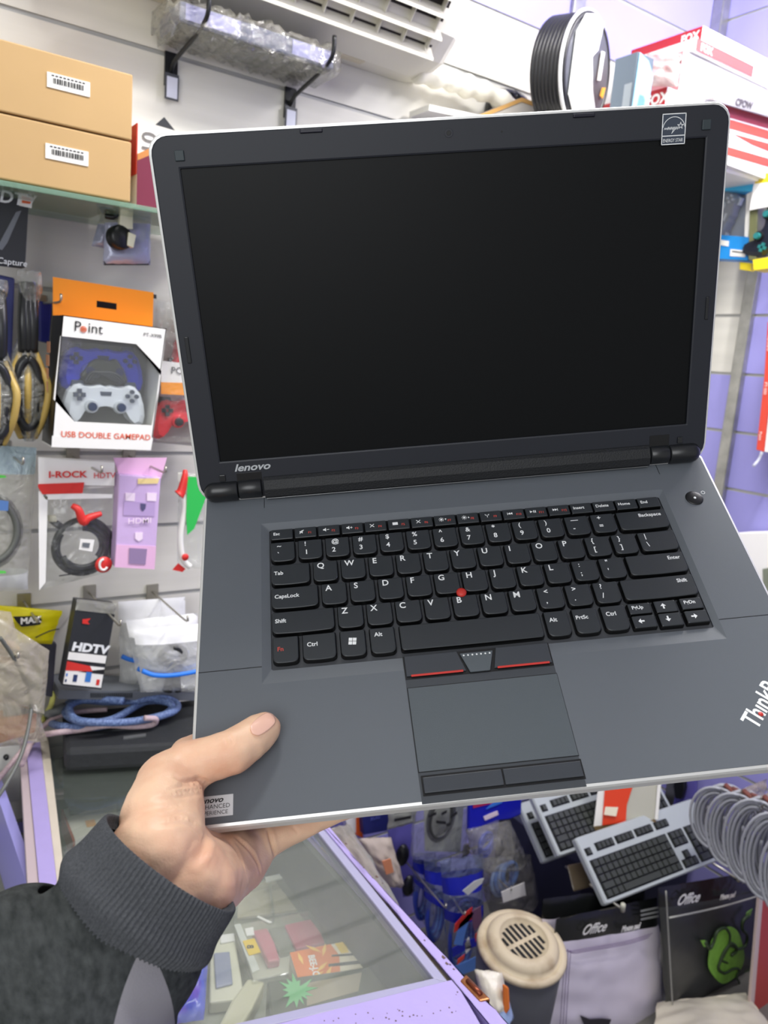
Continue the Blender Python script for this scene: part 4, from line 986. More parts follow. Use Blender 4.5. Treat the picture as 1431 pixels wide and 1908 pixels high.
# pale blue topped bag at left edge
r = wroot('cable_bag', 30, 840, .11, 'clear bag with pale blue top and looped grey cable at the left edge', 'bag')
pouch('bag_film', [B(-40, 828, .11), B(68, 834, .11), B(52, 1098, .11), B(-40, 1106, .11)], .05, [film('ice_film', (190, 212, 220), .7), clear_hazy, mat('white_film', (226, 228, 224), .25, bump=.8, bscale=30, alpha=.9)], r, zones=[(.2, 1), (.86, 2)], seed=8)
for k in range(4): ring('cable_turn', B(-20, 990, .115 + .008 * k), (0, -1, 0), .048 - k * .002, .062 - k * .003, .0055, mat('cable_grey', (96, 98, 92), .4), r, seg=36)
wprism('blue_label', [(-20, 930), (16, 934), (15, 952), (-20, 950)], .15, .001, mat('label_blue', (90, 128, 186), .4), r)
for y in (884, 1062): wprism('green_label', [(-20, y), (10, y + 2), (12, y + 6), (-20, y + 8)], .15, .001, mat('label_green', (90, 200, 80), .4), r)
hook(B(5, 836, 0), .19, 'wire hook through the pale blue topped bag')
# green and red bag beside the lid edge
r = wroot('cable_bag', 345, 880, .10, 'slim white bag with bright green triangle and red tie by the laptop hinge', 'bag')
pouch('bag_film', [B(331, 880, .10), B(400, 886, .10), B(400, 1062, .10), B(330, 1056, .10)], .04, [clear_hazy, clear], r, zones=[(.3, 1)], seed=11)
wprism('green_card', [(350, 888), (400, 890), (385, 925), (362, 985), (349, 997), (347, 960)], .128, .0015, mat('vivid_green', (52, 186, 84), .4), r)
tube('red_tie', [B(345, 876, .12), B(344, 890, .125), B(338, 915, .125), B(333, 922, .125)], lambda t: .004 + .007 * t, mat('bag_red', (214, 52, 46), .4), r)
tube('white_cable', [B(341, 922, .12), B(344, 950, .12), B(336, 1000, .12), B(340, 1040, .12), B(354, 1056, .12)], .006, white_pl, r)
wprism('red_foot', [(322, 1062), (333, 1050), (346, 1060), (340, 1066)], .12, .003, mat('bag_red', (214, 52, 46), .4), r)
lathe('red_seal', [(0, .001), (.007, .001), (.007, 0)], B(345, 1038, .13), (0, -1, 0), mat('bag_red', (214, 52, 46), .4), r, 20)

# third row: yellow pack, clear bag with orange, black box, white pouches
yl = mat('yellow_film', (236, 222, 26), .22, bump=.5, bscale=20)
r = wroot('yellow_package', 60, 1135, .07, 'bright yellow package with a black name plate behind the hazy clear bag', 'package')
pouch('pack_film', [B(-40, 1124, .07), B(116, 1138, .07), B(96, 1200, .07), B(-50, 1196, .07)], .02, yl, r, wr=.003, seed=14)
wprism('pack_bottom', [(70, 1192), (96, 1196), (106, 1200), (98, 1300), (50, 1290)], .07, .015, mat('dark_card2', (62, 62, 74), .4), r, .002)
wprism('name_plate', [(24, 1149), (70, 1148), (78, 1154), (75, 1164), (40, 1168), (32, 1160)], .088, .001, ink, r)
card_text('MAX', B(38, 1163, .0892), .016, paper_w, r, bold=.04)
tube('accent_line', [B(66, 1188, .09), B(92, 1176, .09), B(110, 1172, .088)], .0012, ink, r, sub=2)
hook(B(44, 1120, 0), .13, 'wire hook through the yellow package')
r = wroot('parts_bag', 30, 1180, .16, 'large hazy bag with orange packets inside hanging at the left edge', 'bag')
pouch('bag_film', [B(-60, 1130, .16), B(20, 1140, .16), B(88, 1380, .16), B(-60, 1400, .16)], .09, film('hazy_bag', (206, 196, 174), .42, .9, 18), r, wr=.006, seed=17)
pouch('bag_flap', [B(-30, 1134, .20), B(92, 1212, .20), B(82, 1330, .19), B(-30, 1300, .19)], .03, film('hazy_bag', (206, 196, 174)), r, wr=.005, seed=18)
wprism('orange_packet', [(-30, 1345), (70, 1330), (66, 1366), (-30, 1396)], .18, .04, mat('amber_print', (192, 112, 38), .4), r, .004)
wprism('orange_packet', [(-30, 1190), (38, 1206), (34, 1240), (-30, 1236)], .18, .03, mat('peach_print', (222, 170, 112), .45), r, .004)
wprism('grey_packet', [(8, 1250), (80, 1256), (76, 1330), (6, 1336)], .175, .005, mat('grey_green_print', (124, 130, 122), .5), r, .002)
hook(B(-8, 1150, 0), .22, 'wire hook with white tip at the left edge above the large hazy bag', name='display_hook')
r = wroot('product_box', 180, 1125, .12, 'black hanging box with HDTV lettering, red stripe and small device pictures', 'box')
bx = lambda u, v, o=.14: B(143 + u * 74 - v * 28, 1121 + u * 8 + v * (156 - u * 0), o)
def bq(u0, u1, v0, v1, o=.1412, th=.0008): return [bx(u0, v0, o), bx(u1, v0, o), bx(u1, v1, o), bx(u0, v1, o)]
prism('box_body', bq(0, 1, 0, 1, .14), YD * .03, mat('black_card', (44, 46, 50), .4), r, .001)
prism('clear_header', bq(0, 1, -.03, .1), YD * .0008, clear_hazy, r)
text('HDTV', bx(.08, .575, .1415), bx(1, .5) - bx(0, .5), bx(0, 0) - bx(0, 1), .0215, lap_white, r, bold=.05, aspect=1.15, ext=.0001)
prism('white_strip', bq(.03, .98, .60, .69), YD * .0008, paper_w, r); prism('white_panel', bq(.03, .98, .74, .98), YD * .0008, paper_w, r)
prism('red_panel', [bx(.03, .71, .1418), bx(.62, .74, .1418), bx(.7, .80, .1418), bx(.03, .82, .1418)], YD * .0005, mat('bag_red', (214, 52, 46), .4), r)
prism('white_wedge', [bx(.35, .82, .1416), bx(.98, .76, .1416), bx(.98, .82, .1416)], YD * .0006, ink, r)
for (u, v, c, s_) in ((.30, .90, 'navy_print', .10), (.62, .87, 'azure_print', .14), (.88, .92, 'bag_red', .08), (.08, .87, 'azure_print', .04), (.08, .94, 'navy_print', .04)):
    prism('picture', bq(u - s_ / 2, u + s_ / 2, v - s_ * .42, v + s_ * .42, .142), YD * .0005, mat(c, {'navy_print': (44, 60, 104), 'azure_print': (60, 124, 200), 'bag_red': (214, 52, 46)}[c], .4), r)
prism('red_mark', [bx(.22, .20, .1415), bx(.42, .18, .1415), bx(.36, .22, .1415), bx(.42, .25, .1415), bx(.24, .25, .1415)], YD * .0005, mat('bag_red', (214, 52, 46), .4), r)
hook(B(166, 1104, 0), .21, 'wire hook with cream tip over the black box with HDTV lettering')
wf = mat('white_film', (226, 228, 224), .25); wclear = film('white_clear', (226, 226, 222), .38, .8, 26); zipb = mat('zip_blue', (40, 120, 220), .4)
for k, (c4, off, lb) in enumerate((([(220, 1121), (345, 1112), (345, 1278), (224, 1286)], .05, 'white topped zip pouch furthest back of three, near the black box'),
                                   ([(234, 1156), (368, 1142), (368, 1284), (262, 1290)], .10, 'white topped zip pouch in the middle of three on one hook'),
                                   ([(248, 1174), (392, 1160), (392, 1286), (268, 1290)], .15, 'white topped zip pouch with black cable, foremost of three'))):
    r = wroot('zip_pouch', c4[0][0], c4[0][1], off, lb, 'pouch', 'white topped zip pouches on one hook')
    c = [B(x, y, off) for x, y in c4]
    pouch('pouch_film', c, .035, [mat('white_top', (240, 240, 238), .3, bump=.4, bscale=18), wclear], r, zones=[(.24, 1)], wr=.003, seed=20 + k)
    zt = (.58, .62, .60)[k]; e0 = c[0].lerp(c[3], zt); e1 = c[1].lerp(c[2], zt)
    tube('blue_zip', [e0 + Vector((0, -.016, 0)), e0.lerp(e1, .15) + Vector((0, -.022, -.008)), e0.lerp(e1, .4) + Vector((0, -.024, -.010)), e0.lerp(e1, .7) + Vector((0, -.024, -.006)), e1 + Vector((0, -.02, 0))], .0045, zipb, r, sub=5)
    if k == 2:
        for q in range(4): ring('cable_turn', B(322, 1222, off + .004 * q), (0, -1, .1), .026 - q * .003, .018 - q * .001, .005, cab_b, r, seg=24, a0=1.6 if q > 1 else 0)
        tube('cable_tail', [B(322, 1235, off), B(318, 1262, off), B(312, 1288, off)], .010, cab_b, r)
        tube('cable_tail', [B(335, 1240, off), B(330, 1262, off), B(332, 1288, off)], .007, cab_b, r)
hook(B(283, 1102, 0), .20, 'wire hook through the three white topped zip pouches')
# dark straps where panels join behind the goods
# grey slim device on the counter end
r = wroot('slim_device', 240, 1300, .1, 'slim grey device with a row of vent slots, behind the coiled blue cable', 'device')
gd = mat('device_slate', (104, 108, 114), .4)
def dvp(x, y, o=.10): return B(x, y, o)
prism('device_body', [dvp(110, 1286), dvp(372, 1290), dvp(372, 1306), dvp(108, 1303)], YD * .085, gd, r, .001)
for k in range(22):
    x = 169 + k * 3.6
    prism('vent_slot', [dvp(x, 1291.5, .1008), dvp(x + 1.8, 1291.5, .1008), dvp(x + 1.8, 1300, .1008), dvp(x, 1300, .1008)], YD * .0006, black_pl, r)

# ------------------------------------------------------------------ counter with glass top
ZC = .83
lav = mat('lavender_paint', (168, 154, 206), .4, var=.04, vscale=30, bump=.2, bscale=60)
lav2 = mat('greyed_rail', (156, 154, 180), .35); grime = mat('grimy_gap', (134, 124, 108), .8, var=.3, vscale=60); cream = mat('cream_rail', (206, 196, 178), .5, var=.12, vscale=20)
ct = empty('display_counter', H(700, 1700, ZC), 'lavender painted counter with a glass top and goods inside, under the laptop', 'counter')
def hp(pts, z0, z1, nm, mt, bw=0.0): return prism(nm, [H(x, y, ZC) + ZD * (z0) for x, y in pts], (0, 0, z1 - z0), mt, ct, bw)
def ext_line(p, q, yy): t = (yy - p[1]) / (q[1] - p[1]); return (p[0] + (q[0] - p[0]) * t, yy)
A0, A1 = (590, 1525), (942, 1906)
RO = [ext_line(A0, A1, 1385), ext_line(A0, A1, 2000)]; RI = [ext_line((640, 1572), (844, 1822), 1385), (844, 1822)]
w0 = [H(*RO[0], ZC), H(*RO[1], ZC)]
# right rail: chipped outer edge
edge = []
for k in range(61):
    t = k / 60; p = w0[0].lerp(w0[1], t); edge.append(p + XD * (noise.noise(Vector((t * 40, 1, 1))) * .003 + noise.noise(Vector((t * 130, 4, 1))) * .0015))
inn = [H(*ext_line((640, 1572), (844, 1822), 2010), ZC), H(844, 1822, ZC), H(*ext_line((640, 1572), (844, 1822), 1385), ZC)]
prism('right_rail', edge + inn, (0, 0, -.03), lav, ct, .001)
hp([ext_line((640, 1572), (844, 1822), 1385), (844, 1822), (836, 1828), ext_line((632, 1574), (836, 1828), 1385)], -.012, -.006, 'rail_gap', grime)
hp([ext_line((632, 1574), (836, 1828), 1385), (836, 1828), (808, 1820), ext_line((628, 1593), (808, 1820), 1400)], -.02, -.002, 'inner_rail', lav2, .001)
# front rail and front board
hp([(300, 1956), (836, 1828), (808, 1820), (300, 1936)], -.02, -.002, 'front_inner_rail', lav2, .001)
hp([(300, 1960), (844, 1823), (836, 1828), (300, 1956)], -.012, -.007, 'front_gap', grime)
hp([(300, 1962), (846, 1824), (878, 1878), (905, 1925), (300, 2060)], -.03, 0, 'front_rail', lav, .001)
for k in range(34):
    rnd = random.Random(k); x = rnd.uniform(600, 860); y = 1846 + (860 - x) * .2 + rnd.uniform(0, 38); s_ = rnd.uniform(1, 2.6)
    hp([(x, y), (x + s_, y - .6), (x + s_ * 1.4, y + s_ * .6), (x + .4, y + s_ * .7)], .0001, .0005, 'paint_chip', mat('bare_chip', (96, 74, 66), .7))
rnd = random.Random(5)
for k in range(16):
    t = rnd.random() ** .8; p = inn[2].lerp(inn[1], t) + XD * rnd.uniform(.0, .010) + ZD * .0002; q = rnd.uniform(.001, .004)
    prism('paint_chip', [p, p + Vector((q, 0, 0)), p + Vector((q * .8, q * 1.8, 0)), p + Vector((-.0004, q * 1.2, 0))], (0, 0, .0004), mat('bare_chip', (96, 74, 66), .7), ct)
# left rail
hp([(44, 1340), (70, 1340), (108, 1660), (150, 2000), (96, 2000), (74, 1660)], -.03, 0, 'left_rail', lav, .001)
hp([(33, 1340), (44, 1340), (74, 1660), (96, 2000), (66, 2000), (52, 1660)], -.03, -.003, 'left_rail_side', mat('taupe_rail', (182, 166, 168), .5), .001)
hp([(70, 1340), (86, 1340), (124, 1660), (168, 2000), (150, 2000), (108, 1660)], -.02, -.002, 'left_inner_rail', cream, .001)
gl = [H(*p, ZC) for p in ((86, 1345), (124, 1660), (168, 2000), (300, 1936), (808, 1820), ext_line((628, 1593), (808, 1820), 1400))]
prism('glass_top', [p + ZD * -.006 for p in gl], (0, 0, -.005), film('counter_glass', (150, 160, 150), .10, 0.02, 3, .03, 0, .7), ct)
tray_z = .66
b0 = [H(60, 1345, ZC), H(150, 2000, ZC), H(905, 1925, ZC), H(*RO[0], ZC)]
xl = min(b0[0].x, b0[1].x)
boxes('cabinet_floor', [(.17, .60, .48, 1.5, tray_z - .02, tray_z)], mat('shelf_liner', (150, 152, 138), .6, var=.25, vscale=9), ct)
boxes('side_board', [(.615, .625, .46, 1.5, .02, ZC - .03)], mat('inner_board', (92, 96, 92), .6, var=.4, vscale=14), ct); boxes('side_panel', [(.6255, .634, .46, 1.5, .02, ZC - .03)], lav, ct); boxes('side_board', [(.20, .215, .62, 1.5, .02, ZC - .03)], lilac_slat, ct)
f0, f1 = H(300, 2060, ZC), H(905, 1925, ZC)
prism('front_board', [Vector((f0.x, f0.y + .01, .02)), Vector((f1.x - .012, f1.y + .01, .02)), Vector((f1.x - .012, f1.y + .01, ZC - .03)), Vector((f0.x, f0.y + .01, ZC - .03))], (0, .012, 0), wood_m, ct)
boxes('back_board', [(.285, .632, 1.49, 1.505, .02, ZC - .03)], dark_pl, ct)
# copper latch on the rail
lt = empty('latch_plate', H(888, 1845, ZC), 'small copper coloured latch plate on the outer edge of the lavender rail', 'latch')
cop = mat('copper_metal', (178, 118, 76), .3, metal=.9, var=.3, vscale=80)
p0 = H(862, 1820, ZC) + XD * .006; p1 = H(905, 1868, ZC) + XD * .008; sdv = (p1 - p0); dr = sdv.normalized(); cr2 = dr.cross(ZD)
prism('plate', [p0 + ZD * .002, p1 + ZD * .002, p1 + cr2 * .014 + ZD * .002 - dr * .004, p0 + cr2 * .014 + dr * .004 + ZD * .002], (0, 0, -.012), cop, lt, .002)
tube('rib', [p0 + ZD * .003 + cr2 * .007 + dr * .01, p1 + ZD * .003 + cr2 * .007 - dr * .01], .003, mat('copper_dark', (120, 62, 40), .3, metal=.7), lt, sub=2)

# ---- goods inside the counter (positions on its floor)
def HT(x, y, z=tray_z): return H(x, y, z)
def hslab(nm, pts, z0, z1, mt, parent, bw=.001): return prism(nm, [Vector((*HT(x, y, z1).xy, z1)) for x, y in pts], (0, 0, z0 - z1), mt, parent, bw)
def groot(nm, x, y, lb, cat, group=None): return empty(nm, HT(x, y), lb, cat, group)
cb_ = film('clear_box', (220, 222, 206), .16, .2, 10)
r = groot('phone_box', 420, 1800, 'cream tray box with slate blue insert, leftmost inside the glass counter by the sleeve', 'box')
hslab('tray', [(392, 1745), (436, 1738), (456, 1860), (390, 1868)], tray_z + .002, tray_z + .022, mat('cream_tray', (216, 214, 190), .45), r, .003)
hslab('insert', [(398, 1775), (428, 1772), (434, 1832), (402, 1840)], tray_z + .0222, tray_z + .026, mat('slate_blue', (140, 146, 172), .35), r, .003)
hslab('paper_band', [(410, 1742), (436, 1738), (438, 1752), (411, 1757)], tray_z + .0222, tray_z + .025, paper_w, r)
r = groot('blue_bag', 365, 1860, 'vivid blue plastic bag tucked between the sleeve and the cream tray box', 'bag')
pouch('bag_film', [HT(340, 1820) + ZD * .06, HT(388, 1790) + ZD * .05, HT(378, 1935) + ZD * .03, HT(310, 1945) + ZD * .03], .03, mat('vivid_blue', (30, 62, 214), .2, bump=.5, bscale=20), r, wr=.004, seed=31)
r = groot('parts_case', 520, 1760, 'clear plastic case with pink pieces inside and a yellow B sticker', 'case')
hslab('case_body', [(436, 1722), (612, 1688), (654, 1788), (470, 1830)], tray_z + .002, tray_z + .035, cb_, r, .003)
hslab('case_floor', [(440, 1724), (608, 1692), (648, 1786), (472, 1826)], tray_z + .003, tray_z + .006, mat('case_floor', (206, 204, 186), .5), r)
pk = mat('pink_piece', (222, 96, 130), .4)
for pts in ([(470, 1733), (498, 1728), (512, 1756), (522, 1788), (500, 1792), (484, 1760)], [(530, 1722), (586, 1710), (606, 1755), (552, 1768)]): hslab('pink_piece', pts, tray_z + .006, tray_z + .02, pk, r, .003)
hslab('grey_piece', [(500, 1730), (530, 1724), (550, 1770), (522, 1776)], tray_z + .006, tray_z + .016, mat('grey_piece', (120, 120, 108), .5), r, .002)
hslab('case_edge', [(436, 1722), (448, 1720), (484, 1806), (470, 1812)], tray_z + .035, tray_z + .037, mat('frost_edge', (226, 228, 218), .4, alpha=.8), r)
hslab('sticker', [(452, 1753), (474, 1748), (486, 1774), (464, 1780)], tray_z + .0375, tray_z + .0385, mat('sticker_yellow', (238, 200, 42), .4), r, 0)
hslab('white_sticker', [(456, 1730), (472, 1727), (474, 1742), (460, 1744)], tray_z + .0375, tray_z + .0385, paper_w, r, 0)
pA, pB_ = H(461, 1768, tray_z + .039), H(466, 1752, tray_z + .039)
text('B', pA, (H(459, 1754, tray_z + .039) - pA) * 1.0, Vector((1, -.2, 0)) , .014, ink, r, ext=.0001, bold=.03)
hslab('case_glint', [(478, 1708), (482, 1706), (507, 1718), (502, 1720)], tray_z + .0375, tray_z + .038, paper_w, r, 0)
r = groot('parts_case', 560, 1680, 'empty beige divided case behind the case with pink pieces', 'case')
hslab('case_body', [(440, 1650), (625, 1600), (640, 1690), (436, 1716)], tray_z + .002, tray_z + .03, cb_, r, .003)
hslab('case_floor', [(445, 1655), (620, 1606), (634, 1684), (442, 1710)], tray_z + .003, tray_z + .008, mat('beige_tray', (196, 184, 156), .5, var=.2, vscale=30), r)
for (p, q) in (((500, 1640), (508, 1704)), ((560, 1624), (572, 1696))): hslab('divider', [p, (p[0] + 4, p[1]), (q[0] + 4, q[1]), q], tray_z + .008, tray_z + .026, cb_, r, 0)
hslab('case_rim', [(494, 1634), (580, 1616), (581, 1624), (496, 1643)], tray_z + .030, tray_z + .032, mat('frost_edge', (226, 228, 218), .4), r, 0)
r = groot('parts_case', 600, 1590, 'beige tray of small brown parts beside the right rail inside the counter', 'case')
hslab('case_body', [(540, 1590), (628, 1570), (690, 1690), (640, 1700)], tray_z + .002, tray_z + .02, mat('brown_tray', (150, 128, 108), .5, var=.35, vscale=26), r, .004)
ob_ = mat('orange_print', (226, 122, 48), .45)
r = groot('orange_box', 630, 1800, 'orange and white illustrated box inside the glass counter, beside the yellow B sticker', 'box')
pz = tray_z + .05
hslab('box_body', [(540, 1775), (688, 1744), (720, 1794), (556, 1826)], tray_z + .002, pz, mat('cream_print', (232, 222, 196), .5), r, .001)
hslab('orange_face', [(540, 1775), (616, 1759), (632, 1780), (634, 1810), (556, 1826)], pz, pz + .0006, ob_, r, 0)
hslab('orange_face', [(662, 1776), (676, 1752), (710, 1790), (690, 1799)], pz, pz + .0006, mat('burnt_orange', (206, 110, 52), .45), r, 0)
hslab('yellow_patch', [(624, 1758), (642, 1754), (650, 1774), (636, 1776)], pz, pz + .0006, mat('sticker_yellow', (238, 200, 42), .4), r, 0)
for (p, q, w_) in (((612, 1796), (672, 1790), 5), ((618, 1779), (670, 1776), 3)): hslab('tool_picture', [p, (q[0], q[1] - 1), (q[0] + 14, q[1]), (q[0], q[1] + w_), (p[0], p[1] + w_)], pz + .0006, pz + .001, mat('olive_black', (52, 54, 48), .4), r, 0)
fc = paper_w
for (x, y, a) in ((600, 1802, .4), (584, 1768, 2.1), (604, 1770, .9), (560, 1786, 1.4), (590, 1818, .2), (612, 1812, .7)):
    c = Vector((*H(x, y, pz + .001).xy, pz + .001)); d = Vector((math.cos(a), math.sin(a), 0)) * .014; e = Vector((-d.y, d.x, 0)) * .22
    prism('leaf_print', [c - d, c + e, c + d, c - e], (0, 0, .0003), mat('leaf_print', (248, 196, 96), .5), r)
p = Vector((*H(574, 1780, pz + .0013).xy, pz + .0013)); q = Vector((*H(584, 1818, pz + .0013).xy, pz + .0013))
text('BEE-J.C', p, q - p, Vector((1, .15, 0)), .014, paper_w, r, ext=.0001, bold=.03)
r = groot('splat_box', 560, 1870, 'dark green case with bright green splash print nearest the front rail', 'box')
pz = tray_z + .06
hslab('box_body', [(498, 1827), (730, 1795), (770, 1835), (506, 1908)], tray_z + .002, pz, mat('murky_green', (84, 88, 74), .35), r, .003)
hslab('grey_label', [(570, 1832), (674, 1812), (668, 1846), (572, 1874)], pz, pz + .0008, mat('fawn_label', (156, 146, 124), .5), r, 0)
sp = []
rnd = random.Random(2)
for k in range(26):
    a = 2 * math.pi * k / 26; rr_ = (.024 if k % 2 else .012) * rnd.uniform(.7, 1.3)
    c = Vector((*H(553, 1848, pz).xy, pz + .001)); sp.append(c + Vector((math.cos(a) * rr_, math.sin(a) * rr_ * 1.3, 0)))
prism('green_splash', sp, (0, 0, .0006), mat('splash_green', (112, 190, 124), .5), r)
r = groot('cream_strap', 450, 1860, 'flat cream strap lying diagonally beside the cream tray box', 'strap')
hslab('strap', [(462, 1822), (494, 1828), (470, 1880), (440, 1925), (400, 1925), (432, 1862)], tray_z + .002, tray_z + .03, mat('cream_strap', (204, 200, 170), .6), r, .004)
r = groot('paper_box', 180, 1540, 'white printed paper box with red spine inside the counter behind the cuff', 'box')
hslab('box_body', [(118, 1508), (212, 1484), (246, 1516), (140, 1566)], tray_z + .002, tray_z + .05, mat('soft_white', (214, 212, 196), .5), r, .001)
hslab('stamp', [(158, 1529), (176, 1526), (180, 1538), (162, 1541)], tray_z + .05, tray_z + .0508, mat('peach_print', (222, 170, 112), .45), r, 0)
hslab('red_spine', [(114, 1508), (118, 1508), (140, 1566), (136, 1568)], tray_z + .002, tray_z + .05, mat('brick_red', (160, 84, 66), .5), r, 0)
r = groot('paper_box', 200, 1600, 'pale grey paper box under the sleeve cuff inside the counter', 'box')
hslab('box_body', [(140, 1590), (240, 1560), (260, 1640), (150, 1660)], tray_z + .002, tray_z + .03, mat('pale_grey_card', (176, 178, 172), .5), r, .001)
lb_ = mat('bag_black', (40, 42, 44), .6, bump=.4, bscale=60)
ZB = ZC + .045
def top(pts, z0, z1, nm, mt, parent, bw=.001): return prism(nm, [Vector((H(x, y, z1).x, min(H(x, y, z1).y, 1.545), z1)) for x, y in pts], (0, 0, z0 - z1), mt, parent, bw)
r = empty('laptop_bag', H(230, 1370, ZC), 'flat black laptop bag with cream clip, on the counter under the coiled cables', 'bag')
top([(104, 1305), (372, 1300), (372, 1385), (120, 1398)], ZC, ZB, 'bag_body', lb_, r, .010)
tube('clip', [H(150, 1402, ZC + .02), H(151, 1410, ZC + .015), H(158, 1411, ZC + .015), H(162, 1404, ZC + .02)], .003, mat('cream_plug', (226, 222, 196), .4), r)
top([(230, 1372), (272, 1366), (272, 1371), (230, 1377)], ZB, ZB + .002, 'bag_zip', mat('zip_grey', (90, 92, 92), .4), r, 0)
r = empty('dark_bag', B(240, 1480, .12), 'soft dark grey cloth bag inside the counter behind the white paper boxes', 'bag')
pouch('bag_cloth', [B(110, 1432, .14), B(372, 1410, .14), B(372, 1500, .14), B(130, 1520, .14)], .02, mat('charcoal_cloth', (60, 64, 60), .7, var=.3, vscale=12), r, wr=.006, seed=41)
r = empty('grey_parcel', HT(600, 1700), 'row of grey and clear parcels along the right side inside the counter', 'parcel')
pouch('parcel_film', [HT(600, 1580) + ZD * .04, HT(650, 1570) + ZD * .04, HT(780, 1800) + ZD * .03, HT(720, 1790) + ZD * .03], .05, mat('parcel_grey', (112, 114, 112), .35, bump=.8, bscale=22, col2=(150, 140, 132), vscale=16), r, wr=.010, seed=43)
# cables lying on the counter's far end
bc = mat('braided_blue', (120, 142, 184), .5, bump=1, bscale=260, col2=(62, 78, 122), vscale=240); pc = mat('braided_pink', (206, 182, 186), .5, bump=1, bscale=260, var=.25, vscale=240)
def HC(x, y, h=.006):
    q_ = H(x, y, ZB + .004 + h); return Vector((q_.x, min(q_.y, 1.535), q_.z)) if x > 95 else H(x, y, ZC + .012 + h)
tag(tube('braided_cable', [HC(94, 1346, .02), HC(110, 1352, .01), HC(160, 1356), HC(220, 1348), HC(290, 1338), HC(320, 1320, .02), HC(310, 1308, .03), HC(270, 1308, .02), HC(210, 1340, .02), HC(160, 1346, .02), HC(128, 1336, .02), HC(122, 1318, .02), HC(142, 1304, .02), HC(200, 1308, .02), HC(250, 1306, .03), HC(300, 1300, .03), HC(330, 1312, .02), HC(318, 1328, .02), HC(250, 1344, .02), HC(180, 1346, .03), HC(140, 1340, .03), HC(130, 1316, .04), HC(160, 1304, .04), HC(230, 1306, .05)], .0072, bc, None, sub=10, seg=10), 'thick blue braided cable coiled on the far end of the counter', 'cable')
tag(tube('braided_cable', [HC(-60, 1520, -.05), HC(0, 1448, -.02), HC(40, 1400, 0), HC(72, 1362, .01), HC(110, 1334, .01), HC(160, 1325, .004), HC(200, 1322, .004)], .005, pc, None, sub=8), 'pinkish braided cable running down over the counter rail to the left edge', 'cable')
tag(tube('braided_cable', [HC(40, 1424, .01), HC(64, 1376, .014), HC(100, 1366, .004), HC(150, 1360, .004), HC(200, 1352, .012), HC(250, 1354, .006), HC(284, 1350, .006), HC(290, 1340, .02), HC(270, 1338, .03)], .0055, pc, None, sub=8), 'pinkish braided cable looped beside the blue coil on the counter end', 'cable')
tag(tube('thin_cable', [B(0, 1188, .22), B(22, 1220, .21), B(44, 1262, .20), B(58, 1300, .19), B(54, 1350, .22), B(38, 1410, .26), B(6, 1470, .30), B(-30, 1520, .32)], .0032, mat('cable_grey', (96, 98, 92), .4), None, sub=8), 'thin grey cable hanging in front of the hazy bag at left edge', 'cable')
r = empty('plug', HC(95, 1335), 'grey cable plug with yellow tie at the left end of the blue coil', 'plug')
tube('plug_body', [HC(88, 1330, .02), HC(100, 1326, .02), HC(118, 1318, .02)], .010, mat('cable_grey2', (128, 132, 132), .4), r, sub=3)
tube('yellow_tie', [HC(80, 1344, .02), HC(86, 1330, .03), HC(96, 1312, .04), HC(100, 1290, .06)], .005, mat('tie_yellow', (206, 206, 110), .5), r, sub=4)
# white cabinet at far left of the counter
r = empty('white_cabinet', B(-10, 1440, .05), 'white cabinet top with small black knob left of the counter rail', 'cabinet')
boxes('cabinet_body', [(.0, B(33, 1400, .02).x, YB - .05, YB - .012, B(0, 1500, .05).z, B(0, 1392, .05).z)], mat('cab_white', (206, 206, 200), .5), r, .002)
lathe('knob', [(0, .008), (.004, .007), (.005, 0)], B(11, 1410, .052), (0, -1, 0), black_pl, r, 14)
# ------------------------------------------------------------------ high shelf at the right with cable drum and boxes
SZ = 2.155
hs = tag(prism('high_shelf', [Vector((x, y, SZ)) for x, y in ((1.06, 1.475), (1.24, 1.43), (1.31, 1.325), (1.42, 1.232), (1.62, 1.24), (2.085, 1.245), (2.085, 1.548), (1.06, 1.548))], (0, 0, -.012), white_pl), 'white high shelf under the stacked red and white boxes in the corner', 'shelf')
film_g = mat('drum_film', (240, 240, 238), .15, bump=.7, bscale=30, alpha=.5, spec=.8)
r = empty('cable_drum', (1.373, 1.38, SZ), 'large upright coil of black cable wrapped in plastic with painted white glare on the high shelf', 'cable coil')
dc = Vector((1.373, 1.38, SZ + .118)); dn = Vector((.30, -.92, -.06)).normalized(); dR = .116
for k in range(9):
    ring('cable_turn', dc - dn * (.036 - .009 * k), dn, dR - .006, dR - .006, .0062, mat('drum_black', (42, 42, 44), .35), r, seg=48)
lathe('drum_face', [(0, .040), (dR - .012, .040), (dR - .006, .036), (dR - .02, -.038), (0, -.038)], dc, dn, mat('drum_grey', (92, 94, 100), .4, bump=.5, bscale=40), r, 48)
wpr = []
uu = (ZD - dn * ZD.dot(dn)).normalized(); vv = dn.cross(uu)
def dp_(a, b, h=.043): return dc + vv * a + uu * b + dn * h
if (dp_(.1, 0) - dc).dot(ray(1200, 130) - ray(1000, 130)) < 0: vv = -vv
prism('glare_wrap', [dp_(*p) for p in ((-.09, .05), (-.06, .095), (-.01, .112), (.03, .108), (.022, .05), (.0, .03), (.03, -.03), (.08, -.085), (.03, -.108), (-.04, -.10), (-.08, -.07))], dn * .003, mat('glare_wrap', (244, 244, 242), .3, bump=.5, bscale=30), r, .001)  # white glare on the wrapped face, put in as a pale sheet
prism('paper_slip', [dp_(*p, .044) for p in ((.040, .055), (.056, .058), (.058, .0), (.044, -.004))], dn * .002, paper_w, r)
prism('orange_slip', [dp_(*p, .044) for p in ((.074, -.01), (.09, -.005), (.084, -.03), (.07, -.028))], dn * .002, mat('orange_card', (232, 160, 60), .5), r)
